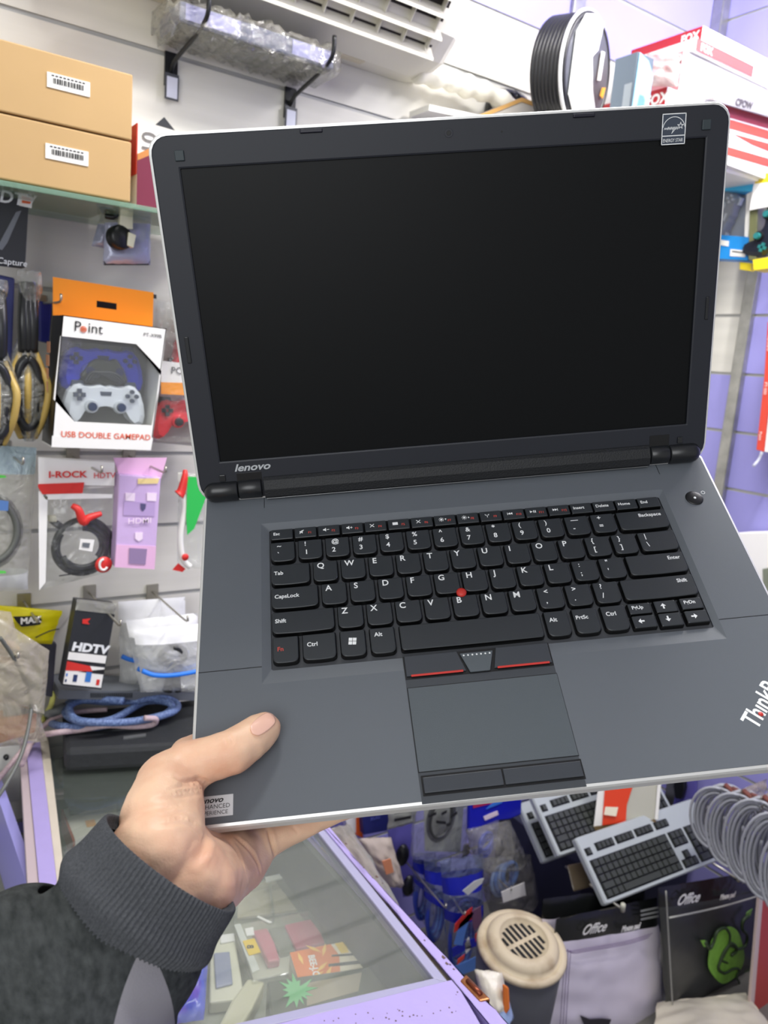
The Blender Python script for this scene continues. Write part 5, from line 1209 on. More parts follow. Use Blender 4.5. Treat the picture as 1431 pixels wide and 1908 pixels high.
tube('rim_wrap', [dc + (vv * math.cos(a) + uu * math.sin(a)) * (dR + .002) + dn * .034 for a in [math.radians(g) for g in range(60, 250, 12)]], .004, mat('glare_wrap', (244, 244, 242), .3), r, sub=2)
r = empty('wooden_box', B(965, 215, .16), 'shallow pale wooden box beside the black cable coil on the high shelf', 'box')
wc = [B(893, 214, .085), B(972, 182, .085), B(1040, 207, .085), B(1040, 222, .085), B(893, 228, .085)]
prism('box_side', wc, YD * .03, mat('greyed_wood', (196, 190, 182), .6), r, .001)
for a, b in ((0, 1), (1, 2)): prism('box_rim', [wc[a] - YD * .002, wc[b] - YD * .002, wc[b] - YD * .002 - ZD * .009, wc[a] - YD * .002 - ZD * .009], YD * .03, mat('gold_wood', (206, 160, 96), .5), r)
r = empty('wrapped_roll', B(935, 200, .10), 'glossy black wrapped roll behind the pale wooden box', 'roll')
ring('roll_ring', B(950, 214, .03), (0, -1, 0), .058, .038, .018, mat('gloss_black', (28, 30, 34), .15, bump=.8, bscale=40), r)
# blue box
def cbox(nm, x0, y0, wx, dy, z0, z1, mts, par, bw=.001):
    b = boxes(nm, [(x0, x0 + wx, y0, y0 + dy, z0, z1)], mts, par, bw); return b
r = empty('blue_box', (1.45, 1.25, SZ), 'narrow box with dark grey side and light blue front beside the cable coil', 'box')
cbox('box_body', 1.42, 1.238, .055, .06, SZ + .001, 2.295, mat('slate_card', (92, 104, 116), .5), r)
fr = [Vector((1.421, 1.2365, SZ + .002)), Vector((1.474, 1.2365, SZ + .002)), Vector((1.474, 1.2365, 2.262)), Vector((1.455, 1.2365, 2.285)), Vector((1.424, 1.2365, 2.294))]
prism('blue_front', fr, (0, -.001, 0), mat('light_blue_card', (150, 206, 236), .4), r)
prism('front_emblem', [Vector((x, 1.235, z)) for x, z in ((1.436, 2.188), (1.456, 2.186), (1.458, 2.207), (1.452, 2.214), (1.440, 2.214))], (0, -.0006, 0), mat('emblem_blue', (96, 140, 178), .4), r)
prism('grey_label', [Vector((1.4192, y, z)) for y, z in ((1.242, 2.18), (1.262, 2.18), (1.262, 2.235), (1.242, 2.235))], (-.0006, 0, 0), mat('grey_label', (140, 148, 154), .5), r)
# stack of keyboard cartons
redc = mat('carton_red', (186, 44, 50), .45); wht = mat('carton_white', (242, 240, 238), .5); redo = mat('carton_orange_red', (222, 74, 56), .45)
def foxbox(x0, y0, z0, z1, wx, dy, lb, side=redc, front=wht, tx=None, ftx=None, nm='stock_carton'):
    r = empty(nm, (x0 + wx / 2, y0 + dy / 2, z0), lb, 'box', 'red and white cartons on the high shelf')
    cbox('carton_body', x0, y0, wx, dy, z0, z1, front, r)
    prism('side_print', [Vector((x0 - .0006, y, z)) for y, z in ((y0, z0 + .001), (y0 + dy, z0 + .001), (y0 + dy, z1 - .001), (y0, z1 - .001))], (-.0006, 0, 0), side, r)
    if tx: text(tx, Vector((x0 - .0016, y0 + .055, z0 + (z1 - z0) * .22)), -YD, ZD, (z1 - z0) * .75, paper_w, r, bold=.04, ext=.0001)
    if ftx:
        prism('front_print', [Vector((x, y0 - .0006, z)) for x, z in ((x0 + .004, z0 + .001), (x0 + wx * .5, z0 + .001), (x0 + wx * .5, z1 - .001), (x0 + .004, z1 - .001))], (0, -.0006, 0), mat('front_red', (214, 92, 88), .45), r)
        text(ftx, Vector((x0 + .02, y0 - .0016, z0 + (z1 - z0) * .2)), XD, ZD, (z1 - z0) * .8, paper_w, r, bold=.04, ext=.0001)
    return r
foxbox(1.65, 1.258, 2.384, 2.416, .44, .20, 'topmost red and white carton of the corner stack, white letters on its red side', tx='FOX')
foxbox(1.62, 1.250, 2.354, 2.381, .46, .20, 'white carton with red printed front, second from top of the stack', front=wht, side=wht, ftx='FOX')
foxbox(1.60, 1.262, 2.268, 2.352, .48, .19, 'big plain white carton in the middle of the corner stack', side=mat('pinkish_card', (214, 150, 150), .5))
foxbox(1.56, 1.262, 2.225, 2.266, .26, .19, 'dark red carton with cut off white lettering below the crumpled pink film', tx='FOX')
r = empty('film_bundle', (1.57, 1.30, 2.27), 'crumpled pink and white film bulging from the side of the corner stack', 'plastic film')
pouch('film', [RW(1205, 100, .56), RW(1270, 100, .56), RW(1262, 162, .56), RW(1206, 160, .56)], .03, mat('pink_crumple', (214, 156, 156), .25, bump=1, bscale=30, col2=(238, 226, 222), vscale=26), r, wr=.008, seed=51)
specs = [((176, 198), mat('flap_grey', (156, 154, 154), .5), 'grey open carton flap with dark lettering above the red edged cartons', 'CPOW'),
         ((200, 221), mat('carton_dark_red', (150, 52, 62), .45), 'carton edge in dark red beside the laptop lid corner', None),
         ((224, 241), redo, 'carton edge in orange red, below the dark red one', None),
         ((247, 268), wht, 'mostly white carton with red wedge to the right, in lower half of stack', 'w'),
         ((276, 292), redo, 'lowest carton with red band beside the laptop lid', None),
         ((295, 318), wht, 'plain white carton at the very bottom of the stack', None)]
for i, ((ya, yb_), m_, lb, t_) in enumerate(specs):
    r = empty('stock_carton', B(1390, ya, .30), lb, 'box', 'red and white cartons on the high shelf')
    sl = .29; xl = 1330; xr = 1480
    def yy(x, y): return y + (x - 1366) * sl
    off = .30 + (.02 if i == 0 else .0)
    top = ya - 8; bot = specs[i + 1][0][0] - 9 if i + 1 < len(specs) else 324
    wprism('carton_body', [(xl, yy(xl, top + 1)), (xr, yy(xr, top + 1)), (xr, yy(xr, bot)), (xl, yy(xl, bot))], off, .17, wht, r, .001)
    if m_ is not wht: wprism('front_print', [(xl, yy(xl, ya)), (xr, yy(xr, ya)), (xr, yy(xr, yb_)), (xl, yy(xl, yb_))], off + .0012, .0008, m_, r)
    if t_ == 'w': wprism('front_print', [(1366, yy(1366, ya + 2)), (xr, yy(xr, ya)), (xr, yy(xr, yb_)), (1400, yy(1400, ya + 12))], off + .0012, .0008, redo, r)
    if t_ == 'CPOW': text('CPOW', B(1370, yy(1370, yb_ - 4), off + .0026), B(1431, yy(1431, ya), off) - B(1366, yy(1366, ya), off), ZD, .022, mat('dark_letter', (80, 74, 76), .5), r, bold=.03, ext=.0001, shear=.2)
# ------------------------------------------------------------------ right wall: gamepad packs and red box
cy_ = mat('cyan_card', (70, 186, 232), .4)
r = empty('gamepad_package', RW(1375, 400, .10), 'blue and white hanging package with a silver gamepad right of the laptop lid', 'package')
rprism('back_card', [(1325, 345), (1404, 352), (1392, 460), (1322, 455)], .06, .004, mat('grey_white_card', (206, 208, 208), .5), r, .001)
rprism('blue_header', [(1325, 316), (1406, 320), (1403, 357), (1325, 353)], .13, .06, cy_, r, .001)
rprism('blue_foot', [(1320, 436), (1397, 442), (1393, 485), (1316, 481)], .13, .06, mat('blue_card', (34, 140, 216), .4), r, .001)
rprism('foot_label', [(1361, 464), (1390, 467), (1388, 479), (1360, 477)], .1312, .0008, paper_w, r); rprism('foot_label_line', [(1364, 467), (1387, 470), (1387, 472), (1364, 469)], .1322, .0004, ink, r)
rprism('foot_print', [(1338, 446), (1358, 449), (1357, 459), (1338, 456)], .1312, .0008, paper_w, r)
rprism('white_edge', [(1391, 362), (1402, 356), (1394, 442), (1387, 440)], .125, .05, paper_w, r)
gamepad(RW(1352, 405, .085), (0, -.3, .95), (.0, -.95, -.3), .15, mat('silver_shell', (150, 152, 158), .3), mat('silver_btn', (206, 208, 212), .25), mat('silver_btn', (206, 208, 212), .25), 'silver grey gamepad inside the blue and white package', None)
yc = mat('yellow_card', (240, 214, 40), .4)
r = empty('gamepad_package', RW(1420, 400, .12), 'yellow and clear hanging package with a black gamepad at the right edge', 'package')
rprism('yellow_header', [(1410, 322), (1480, 322), (1480, 352), (1404, 350)], .15, .004, yc, r, .001)
rprism('white_header', [(1404, 342), (1480, 336), (1480, 376), (1396, 392)], .152, .004, wht, r, .001)
rprism('yellow_foot', [(1402, 484), (1480, 470), (1480, 494), (1404, 504)], .17, .05, yc, r, .001)
rprism('yellow_foot', [(1378, 488), (1400, 490), (1398, 505), (1378, 502)], .12, .02, yc, r, .001)
rprism('olive_side', [(1396, 392), (1412, 374), (1408, 486), (1394, 484)], .14, .05, mat('olive_film', (118, 120, 84), .3), r, .002)
gamepad(RW(1440, 425, .13), (0, -.3, .95), (.0, -.95, -.3), .16, mat('navy_black', (26, 30, 44), .3), black_pl, mat('teal_btn', (40, 120, 120), .4), 'black gamepad inside the yellow and clear package at the right edge', None)
r = empty('red_box', RW(1425, 720, .12), 'tall box with orange red spine and white front hanging at the right edge', 'box')
rprism('red_spine', [(1430, 600), (1424, 700), (1409, 838), (1424, 842), (1438, 700), (1446, 600)], .10, .003, redo, r, .001)
rprism('white_front', [(1447, 602), (1440, 700), (1424, 842), (1470, 848), (1490, 600)], .102, .06, wht, r, .001)
for (x, y, t_) in ((1434, 640, 'Keyboard'), (1427, 730, 'PT-550'), (1417, 822, 'Point')):
    a, b = RW(x, y, .105), RW(x - 2, y + 20, .105); text(t_, RW(x - 2, y - 18, .105), b - a, RW(x + 10, y, .105) - a, .011, paper_w, r, ext=.0001)
tube('clear_hook', [RW(1420, 842, .10), RW(1414, 856, .10), RW(1404, 868, .12)], .004, mat('hook_clear', (214, 216, 226), .2, alpha=.6), r, sub=2)
r = empty('white_box', RW(1400, 1030, .25), 'plain white box top right of the laptop base at the right edge', 'box')
rprism('box_body', [(1366, 993), (1480, 990), (1480, 1130), (1366, 1130)], .10, .09, wht, r, .002)
rprism('greenish_strip', [(1420, 1060), (1480, 1050), (1480, 1130), (1422, 1130)], .13, .02, mat('sage_card', (126, 132, 116), .6), r, .002)

# ------------------------------------------------------------------ lower right: bin
r = empty('waste_bin', (1.17, 1.06, 0), 'dark grey bin with a dirty cream slotted lid on the floor beside the counter', 'bin')
lidm = mat('lid_cream', (192, 178, 150), .5, col2=(140, 116, 84), vscale=14, vcontrast=(.25, .55))
bc_ = Vector((1.178, 1.035, .385)); ba = Vector((-.04, -.16, 1)).normalized()
lathe('bin_body', [(0, -.375), (.07, -.375), (.094, -.02), (.09, -.012)], Vector((1.178, 1.04, .378)), (0, 0, 1), mat('bin_grey', (88, 90, 94), .5), r, 48)
lathe('lid', [(.094, -.012), (.099, -.006), (.097, .002), (.084, .003), (.081, -.001), (.079, .012), (.072, .020), (.056, .026), (.052, .023), (.050, .014), (0, .014)], bc_, ba, lidm, r, 64)
u = ba.orthogonal().normalized(); uX = (XD - ba * XD.dot(ba)).normalized(); uY = ba.cross(uX)
for k in range(7):
    x = -.039 + k * .013; L_2 = math.sqrt(max(.0, .048 ** 2 - x * x))
    for sgn in (1, -1):
        a0, a1 = .005 * sgn, L_2 * sgn * .92
        if abs(a1) > abs(a0) + .004:
            c0 = bc_ + ba * .0145
            prism('slot', [c0 + uX * (x - .0036) + uY * a0, c0 + uX * (x + .0036) + uY * a0, c0 + uX * (x + .0036) + uY * a1, c0 + uX * (x - .0036) + uY * a1], ba * .0006, mat('slot_dark', (14, 14, 16), .8), r)
r = empty('small_bag', H(915, 1850, .05), 'small white and blue bag with orange side on the floor by the bin', 'bag')
q = lambda x, y, dd=1.50: P(x, y, dd)
pouch('bag_film', [q(884, 1806), q(935, 1812), q(958, 1898), q(905, 1905)], .09, [mat('bag_cream', (206, 200, 182), .3, bump=.6, bscale=24), mat('bag_blue_white', (150, 172, 206), .3, bump=.6, bscale=24)], r, zones=[(.55, 1)], wr=.006, seed=61)
prism('orange_panel', [q(936, 1832, 1.46), q(948, 1840, 1.46), q(950, 1880, 1.46), q(938, 1896, 1.46)], ray(940, 1860) * .02, mat('orange_print', (226, 122, 48), .45), r, .003)
# added carton, its dark navy stands in for shade behind the bin
bxm = mat('shade_navy', (34, 36, 54), .6)
r = empty('shade_carton', (1.80, 1.35, 0), 'carton added for the navy shade on the floor behind the bin, carrying the keyboards', 'box')
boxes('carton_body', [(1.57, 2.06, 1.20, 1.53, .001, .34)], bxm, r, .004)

# goods low on the back wall
def low(nm, px, py, off, lb, cat, group=None): return empty(nm, B(px, py, off), lb, cat, group)
r = low('orange_pack', 655, 1530, .06, 'orange and white pack peeking out by the counter rail', 'package')
wprism('pack_body', [(632, 1500), (664, 1498), (676, 1560), (650, 1546)], .06, .03, paper_w, r, .002); wprism('orange_edge', [(664, 1498), (672, 1498), (677, 1562), (664, 1556)], .062, .03, mat('hot_orange', (240, 104, 40), .45), r, .001)
r = low('navy_box', 700, 1530, .08, 'small navy box on the wall right of the orange and white pack', 'box')
wprism('box_body', [(674, 1500), (728, 1495), (722, 1548), (678, 1556)], .08, .05, mat('navy_card', (34, 40, 104), .4), r, .002); card_text('RUIZ', B(690, 1530, .082), .014, mat('navy_text', (90, 100, 180), .4), r)
r = low('hazy_bag', 710, 1590, .12, 'crumpled beige clear bag hanging between counter rail and blue packs', 'bag')
pouch('bag_film', [B(666, 1562, .14), B(728, 1560, .14), B(752, 1650, .14), B(714, 1652, .14)], .06, mat('beige_bag', (196, 182, 168), .25, bump=.8, bscale=22, alpha=.9), r, wr=.008, seed=71)
prism('orange_patch', [B(x, y, .185) for x, y in ((712, 1605), (728, 1600), (734, 1625), (720, 1630))], YD * .002, mat('soft_orange', (214, 140, 100), .5), r)
for k, (pp, lb) in enumerate((([(722, 1542), (772, 1528), (768, 1610), (734, 1616)], 'lavender blue card pack with a black mouse, upper one by the grey bags'),
                              ([(742, 1600), (775, 1596), (778, 1668), (752, 1672)], 'lavender blue card pack hanging low behind the wire hook'))):
    r = low('mouse_pack', pp[0][0], pp[0][1], .04 + .03 * (1 - k), lb, 'package', 'lavender blue mouse packs')
    wprism('pack_card', pp, .04 + .03 * (1 - k), .004, mat('pack_lavender', (104, 98, 178), .4), r, .001)
    cx_ = (pp[0][0] + pp[1][0]) / 2 + 4; cy2 = (pp[0][1] + pp[2][1]) / 2 - 4
    lathe('mouse_shape', [(0, .018), (.010, .016), (.018, .008), (.020, 0)], B(cx_, cy2, .045 + .03 * (1 - k)), (0, -1, 0), black_pl, r, 20).scale = (1, 1, 1.55)
r = low('grey_bag', 750, 1525, .10, 'grey zip bag with dark print just under the laptop front edge', 'bag')
pouch('bag_film', [B(726, 1490, .12), B(782, 1484, .12), B(772, 1532, .12), B(722, 1546, .12)], .02, mat('grey_film', (150, 152, 146), .3, bump=.6, bscale=22), r, wr=.003, seed=73)
for y in (1508, 1522): wprism('dark_print', [(735, y + 4), (766, y - 2), (766, y + 3), (735, y + 9)], .142, .001, ink, r)
r = low('cable_bag', 822, 1500, .16, 'clear bag with an oval looped black cable just under the laptop front edge', 'bag')
pouch('bag_film', [B(768, 1470, .18), B(878, 1464, .18), B(868, 1600, .18), B(766, 1596, .18)], .04, clear, r, wr=.003, seed=75)
wprism('grey_insert', [(790, 1476), (866, 1470), (858, 1588), (792, 1586)], .165, .002, mat('insert_grey', (172, 174, 164), .5), r)
for k in range(4): ring('cable_turn', B(822, 1524, .185 + .004 * k), (0, -1, 0), .042 - .0025 * k, .062 - .003 * k, .0045, mat('cable_smoke', (62, 64, 62), .35), r, seg=40)
for (x, y, w_, a) in ((806, 1516, 14, -6), (822, 1530, 18, 2), (846, 1516, 12, -8), (828, 1512, 10, -5), (836, 1534, 8, -3)): wprism('scribble', [(x - w_ / 2, y - a / 2), (x + w_ / 2, y + a / 2), (x + w_ / 2, y + a / 2 + 5), (x - w_ / 2, y - a / 2 + 5)], .206, .001, ink, r)
r = low('blue_bag', 920, 1510, .22, 'vivid blue bag with red print under the laptop front edge', 'bag')
vb = mat('royal_blue', (28, 34, 176), .25, bump=.3, bscale=18)
prism('bag_film', [B(x, y, .22) for x, y in ((876, 1460), (974, 1455), (972, 1518), (950, 1527), (925, 1530), (900, 1540), (874, 1550))], YD * .012, vb, r, .004)
prism('red_print', [B(x, y, .2215) for x, y in ((880, 1480), (930, 1474), (922, 1496), (905, 1500), (882, 1506))], YD * .001, mat('red_blue_print', (176, 44, 84), .4), r)
prism('sky_print', [B(x, y, .2222) for x, y in ((920, 1494), (934, 1486), (936, 1496), (906, 1508))], YD * .001, mat('sky_print', (60, 120, 214), .4), r)
prism('white_print', [B(x, y, .2222) for x, y in ((901, 1522), (914, 1516), (927, 1511), (929, 1518), (918, 1523), (904, 1529))], YD * .001, mat('blush_white', (232, 214, 226), .4), r)
lan = mat('lan_blue', (44, 64, 160), .4); lan2 = mat('lan_sky', (92, 138, 214), .4)
bh = mat('bag_head_blue', (36, 44, 168), .22, bump=.5, bscale=20)
for k, (c4, off, lb) in enumerate((([(768, 1590), (812, 1588), (800, 1740), (778, 1700)], .12, 'dark blue cable bag at the back, nearest the counter rail'),
                                   ([(790, 1600), (842, 1594), (828, 1775), (796, 1745)], .17, 'blue cable bag in the middle, partly behind the fuller one'),
                                   ([(820, 1604), (900, 1590), (898, 1800), (838, 1815)], .24, 'fuller blue cable bag with red and white print hanging in front'))):
    r = low('network_cable_bag', c4[0][0], c4[0][1], off, lb, 'bag', 'blue network cable bags on the low hooks')
    c = [B(x, y, off) for x, y in c4]
    pouch('bag_film', c, .06, [bh, film('blue_clear', (150, 165, 205), .2, 1, 26, .12, 1.2, 1.3), bh, film('blue_clear', (150, 165, 205))], r, zones=[(.0, 1), (.14, 0), (.26, 1), (.40, 2), (.5, 3)], wr=.005, seed=80 + k)
    m0 = (c[0] + c[1] + c[2] + c[3]) / 4; hh_ = (c[0] - c[3]).length; ww_ = (c[0] - c[1]).length
    for j in range(5): ring('cable_turn', m0 + Vector((0, .004 * j, -hh_ * .18)), (.25, -1, .1), ww_ * (.36 - .03 * j), hh_ * (.27 - .02 * j), .005, lan2 if j % 2 else lan, r, seg=36, wob=.02)
    if k == 2:
        for (pts, m_) in (([(848, 1722), (868, 1700), (880, 1690), (880, 1712), (862, 1726), (846, 1738)], mat('bag_red', (214, 52, 46), .4)), ([(846, 1760), (856, 1722), (872, 1704), (884, 1700), (872, 1720), (862, 1762)], lan2), ([(842, 1768), (868, 1752), (897, 1746), (896, 1760), (868, 1770), (844, 1784)], bh), ([(848, 1800), (872, 1790), (892, 1780), (888, 1806), (862, 1816)], lan2), ([(876, 1700), (896, 1688), (898, 1720), (884, 1736)], mat('plum_grey', (120, 84, 110), .4)), ([(853, 1788), (866, 1778), (865, 1786), (852, 1798)], redo), ([(886, 1742), (898, 1726), (896, 1752), (884, 1764)], redo), ([(866, 1758), (874, 1746), (878, 1766), (868, 1778)], paper_w), ([(862, 1660), (884, 1642), (902, 1636), (898, 1646), (872, 1668)], mat('frost_edge', (226, 228, 218), .4))):
            prism('print_patch', [B(x, y, off + .045) for x, y in pts], YD * .001, m_, r)
r = low('blue_cable_bag', 940, 1560, .20, 'crumpled clear bag with coiled blue cable and white label above the bin', 'bag')
for (c4, sd_) in (([(868, 1545), (950, 1528), (985, 1610), (890, 1625)], 91), ([(886, 1600), (990, 1592), (1000, 1690), (912, 1700)], 92)):
    pouch('bag_film', [B(x, y, .22) for x, y in c4], .09, film('crinkled_clear', (196, 192, 180), .2, 1, 24, .12, 1.5, 1.3), r, wr=.008, seed=sd_)
for j in range(4): ring('cable_turn', B(935 + 5 * j, 1640 - 4 * j, .21 + .008 * j), (.1, -1, .2), .040 - .004 * j, .038 - .003 * j, .006, lan2 if j % 2 else mat('pale_blue_cable', (150, 176, 220), .4), r, seg=36, wob=.02)
for j in range(3): ring('cable_turn', B(905, 1580 - 6 * j, .22), (.3, -1, .2), .03, .02, .005, lan, r, seg=30)
prism('white_label', [B(x, y, .30) for x, y in ((934, 1662), (977, 1644), (980, 1668), (938, 1682))], YD * .001, paper_w, r)
for (a, b, lb) in (((735, 1580), (826, 1688), 'long wire hook reaching out beside the lavender mouse pack'), ((806, 1610), (862, 1702), 'long wire hook through the blue network cable bags'), ((868, 1580), (948, 1656), 'long wire hook holding the bag with coiled blue cable')):
    o0_ = B(a[0], a[1], .0); 
    hk = empty('display_hook', o0_, lb, 'display hook', 'wire display hooks')
    p1_ = B(b[0], b[1], .29); boxes('hook_plate', [(o0_.x - .012, o0_.x + .012, YB - .005, YB - .001, o0_.z - .02, o0_.z + .015)], steel, hk)
    tube('hook_rod', [o0_ - YD * .004, o0_.lerp(p1_, .5), p1_, p1_ + Vector((.004, -.004, .008))], .0021, steel, hk, sub=3, seg=8)

# keyboards
KS = .92
kp = [CAM + (Vector(p) - CAM) * KS for p in ((1.556, 1.234, .416), (1.992, 1.184, .443), (1.984, 1.054, .334), (1.548, 1.104, .307))]
kfr = mat('keyboard_silver', (164, 170, 172), .35, var=.06); kfk = mat('keyboard_keys', (54, 57, 54), .4)
def keyboard(o, ex, ey, W_, H_, lb, nkeys=True, ntag='full keyboard'):
    ex = ex.normalized(); ey = (ey - ex * ey.dot(ex)).normalized(); n = ex.cross(ey)
    if n.dot(CAM - o) < 0: n = -n
    r = empty('computer_keyboard', o, lb, 'keyboard', 'silver and black keyboards piled on the dark carton')
    pt = lambda u, v, z: o + ex * (u * W_) + ey * (v * H_) + n * z
    oc_ = rrect(.0, .0, 1, 1, .03, 0, 4)
    loft('frame', [[pt(q.x, q.y, -.018) for q in oc_], [pt(q.x, q.y, -.004) for q in oc_], [pt((q.x - .5) * .985 + .5, (q.y - .5) * .97 + .5, 0) for q in oc_]], kfr, r, world=True)
    def kb(u0, u1, v0, v1, cols, rows, skip=()):
        du = (u1 - u0) / cols; dv = (v1 - v0) / rows
        prism('key_bed', [pt(u0 - .006, v0 - .012, .0002), pt(u1 + .006, v0 - .012, .0002), pt(u1 + .006, v1 + .012, .0002), pt(u0 - .006, v1 + .012, .0002)], n * .0008, black_pl, r)
        for j in range(rows):
            i = 0
            while i < cols:
                sp = 1
                if (j, i) in skip: sp = skip[(j, i)]
                a0, a1 = u0 + du * i + du * .06, u0 + du * (i + sp) - du * .06; b0, b1 = v0 + dv * j + dv * .07, v0 + dv * (j + 1) - dv * .07
                g_ = du * .07
                loft('key', [[pt(a0, b0, .001), pt(a1, b0, .001), pt(a1, b1, .001), pt(a0, b1, .001)], [pt(a0 + g_, b0 + g_, .007), pt(a1 - g_, b0 + g_, .007), pt(a1 - g_, b1 - g_ * 1.5, .007), pt(a0 + g_, b1 - g_ * 1.5, .007)]], kfk, r, world=True, cap0=False)
                i += sp
    kb(.03, .065, .20, .29, 1, 1)
    kb(.115, .245, .17, .27, 4, 1); kb(.275, .405, .17, .27, 4, 1); kb(.435, .565, .17, .27, 4, 1)
    kb(.03, .635, .38, .93, 14, 5, {(0, 12): 2, (3, 12): 2, (3, 0): 2, (4, 3): 7})
    kb(.665, .775, .38, .60, 3, 2); kb(.70, .74, .70, .81, 1, 1); kb(.665, .775, .82, .93, 3, 1)
    kb(.805, .965, .38, .93, 4, 5, {(4, 0): 2}); kb(.60, .70, .17, .27, 3, 1)
    return r, pt
ex_, ey_ = kp[1] - kp[0], kp[3] - kp[0]
k1, _ = keyboard(kp[0], ex_, ey_, ex_.length, ey_.length, 'silver framed black keyboard lying on top, in front of the orange and white box')
def dup(root, loc_, lb):
    r2 = root.copy(); COL.objects.link(r2); r2.location = loc_; r2['label'] = lb
    for ch in list(root.children):
        c = ch.copy(); COL.objects.link(c); c.parent = r2
    return r2
nn = ex_.cross(ey_).normalized()
if nn.dot(CAM - kp[0]) < 0: nn = -nn
k2 = dup(k1, P(990, 1482, 2.03), 'silver framed black keyboard partly behind the orange and white box')
k3 = dup(k1, P(972, 1492, 2.10) - nn * .02, 'keyboard at the bottom of the pile with only its left edge showing')
r = empty('remote_handset', P(1060, 1620, 1.98), 'small brown plastic handset sticking out under the front keyboard', 'handset')
prism('handset_body', [P(1056, 1612, 1.95), P(1085, 1606, 1.97), P(1112, 1650, 1.93), P(1068, 1662, 1.91)], ray(1080, 1630) * .03, mat('brown_plastic', (78, 68, 54), .3, bump=.6, bscale=30), r, .004)
# orange and white box standing on keyboards
r = empty('orange_white_box', P(1165, 1535, 2.0), 'white box with orange red band and small sticker standing behind the front keyboard', 'box')
obx = [(1122, 1420), (1236, 1412), (1222, 1527), (1106, 1540)]
Dq = ray(1165, 1480).normalized() * .03
prism('box_body', [P(x, y, 2.02) for x, y in obx], Dq, mat('box_grey', (190, 188, 174), .5), r, .002)
prism('white_panel', [P(x, y, 2.018) for x, y in ((1120, 1420), (1135, 1418), (1128, 1537), (1106, 1540))], Dq * .02, paper_w, r)
prism('orange_panel', [P(x, y, 2.015) for x, y in ((1130, 1420), (1188, 1416), (1180, 1462), (1168, 1500), (1166, 1532), (1122, 1538))], Dq * .02, mat('panel_orange', (226, 70, 40), .45), r)
prism('sticker', [P(x, y, 2.010) for x, y in ((1128, 1503), (1152, 1504), (1148, 1521), (1125, 1518))], Dq * .02, mat('sticker_cream', (240, 230, 206), .5), r)
prism('base_edge', [P(x, y, 2.017) for x, y in ((1106, 1540), (1222, 1527), (1222, 1536), (1110, 1549))], Dq, mat('board_brown', (118, 98, 66), .6), r)
prism('corner_edge', [P(x, y, 2.016) for x, y in ((1229, 1420), (1236, 1412), (1226, 1527), (1220, 1527))], Dq * .05, paper_w, r)
r = empty('mouse_pack', RW(1255, 1470, .03), 'black mouse on a lavender card hanging low on the right wall', 'package')
rprism('pack_card', [(1240, 1430), (1300, 1425), (1296, 1500), (1252, 1505)], .02, .004, mat('pack_lavender', (104, 98, 178), .4), r, .001)
rprism('mouse_shape', [(1258, 1445), (1272, 1442), (1274, 1470), (1268, 1490), (1257, 1488), (1254, 1465)], .045, .02, black_pl, r, .004)
# grey network cable coils
gc = mat('cable_pale_grey', (158, 160, 166), .4); gp_ = mat('plug_brown', (112, 64, 56), .35); tie = mat('tie_black', (20, 20, 22), .5)
for k, (x, y, rv_, dd, lb) in enumerate(((1346, 1520, .080, 1.92, 'loop of pale grey cable at the back, next to the lavender wall'), (1378, 1542, .092, 1.84, 'loop of pale grey cable second from the back, above the front keyboard'),
                                         (1414, 1562, .10, 1.76, 'loop of pale grey cable third from the back, black tie around it'), (1450, 1590, .10, 1.68, 'loop of pale grey cable fourth from the back, near the right edge'), (1490, 1625, .10, 1.60, 'loop of pale grey cable foremost and cut off by the right edge'))):
    c = P(x, y, dd); r = empty('cable_coil', c, lb, 'cable coil', 'pale grey cable coils hanging in a row')
    for j in range(22):
        q_ = ((j * 7) % 11) / 10
        ring('cable_turn', c + Vector((.0024 * (j - 11), .0, -.004 * q_)), (1, .45, .05), .060 - .022 * q_, rv_ * (1.0 - .2 * q_), .0034, gc, r, seg=32, a0=j * .8, wob=.03)
    tube('black_tie', [c + Vector((-.03, -.055, -.02)), c + Vector((-.01, -.068, -.022)), c + Vector((.026, -.060, -.02))], .003, tie, r, sub=3)
    t0 = c + Vector((0, -.01, rv_ + .004))
    for s_ in (-1, 1):
        tube('plug', [t0 + Vector((-.01, -.01 * s_, 0)), t0 + Vector((-.02, -.03, .006 * s_)), t0 + Vector((-.035, -.045, .004 * s_))], .0062, gp_, r, sub=3)
    pouch('film_band', [t0 + Vector((-.05, -.05, .03)), t0 + Vector((.04, -.06, .04)), t0 + Vector((.04, -.06, -.006)), t0 + Vector((-.05, -.05, -.012))], .02, film('tan_film', (176, 162, 146), .5, 1, 30), r, wr=.005, seed=100 + k, nx=10, ny=8)
# mouse pad packages
bf = mat('header_black', (26, 28, 27), .25, bump=.5, bscale=18)
def padpack(corn, off, lb, body, hv, wr=.003, sd=0, thick=.02):
    r = empty('mouse_pad_package', B(corn[0][0], corn[0][1], off), lb, 'package', 'mouse pad packages hanging in front')
    c = [B(x, y, off) for x, y in corn]
    o = pouch('pad_sleeve', c, thick, [bf, body], r, zones=[(hv, 1)], wr=wr, seed=sd, nx=22, ny=26, flatten=.25)
    n = (c[1] - c[0]).cross(c[3] - c[0]).normalized(); n = n if n.dot(CAM - c[0]) > 0 else -n
    f = lambda u, v, h=.5: (c[0] * (1 - u) + c[1] * u) * (1 - v) + (c[3] * (1 - u) + c[2] * u) * v + n * (thick * h + .004)
    return r, f
lil = mat('lilac_pad', (234, 226, 238), .6, bump=.3, bscale=10, var=.06, vscale=8); lil2 = mat('lilac_edge', (122, 100, 140), .6)
padpack([(1012, 1675), (1200, 1650), (1205, 1890), (1005, 1905)], .50, 'lilac mouse pad package behind, only its wrinkled black top and left edge visible', lil, .16, .005, 121)
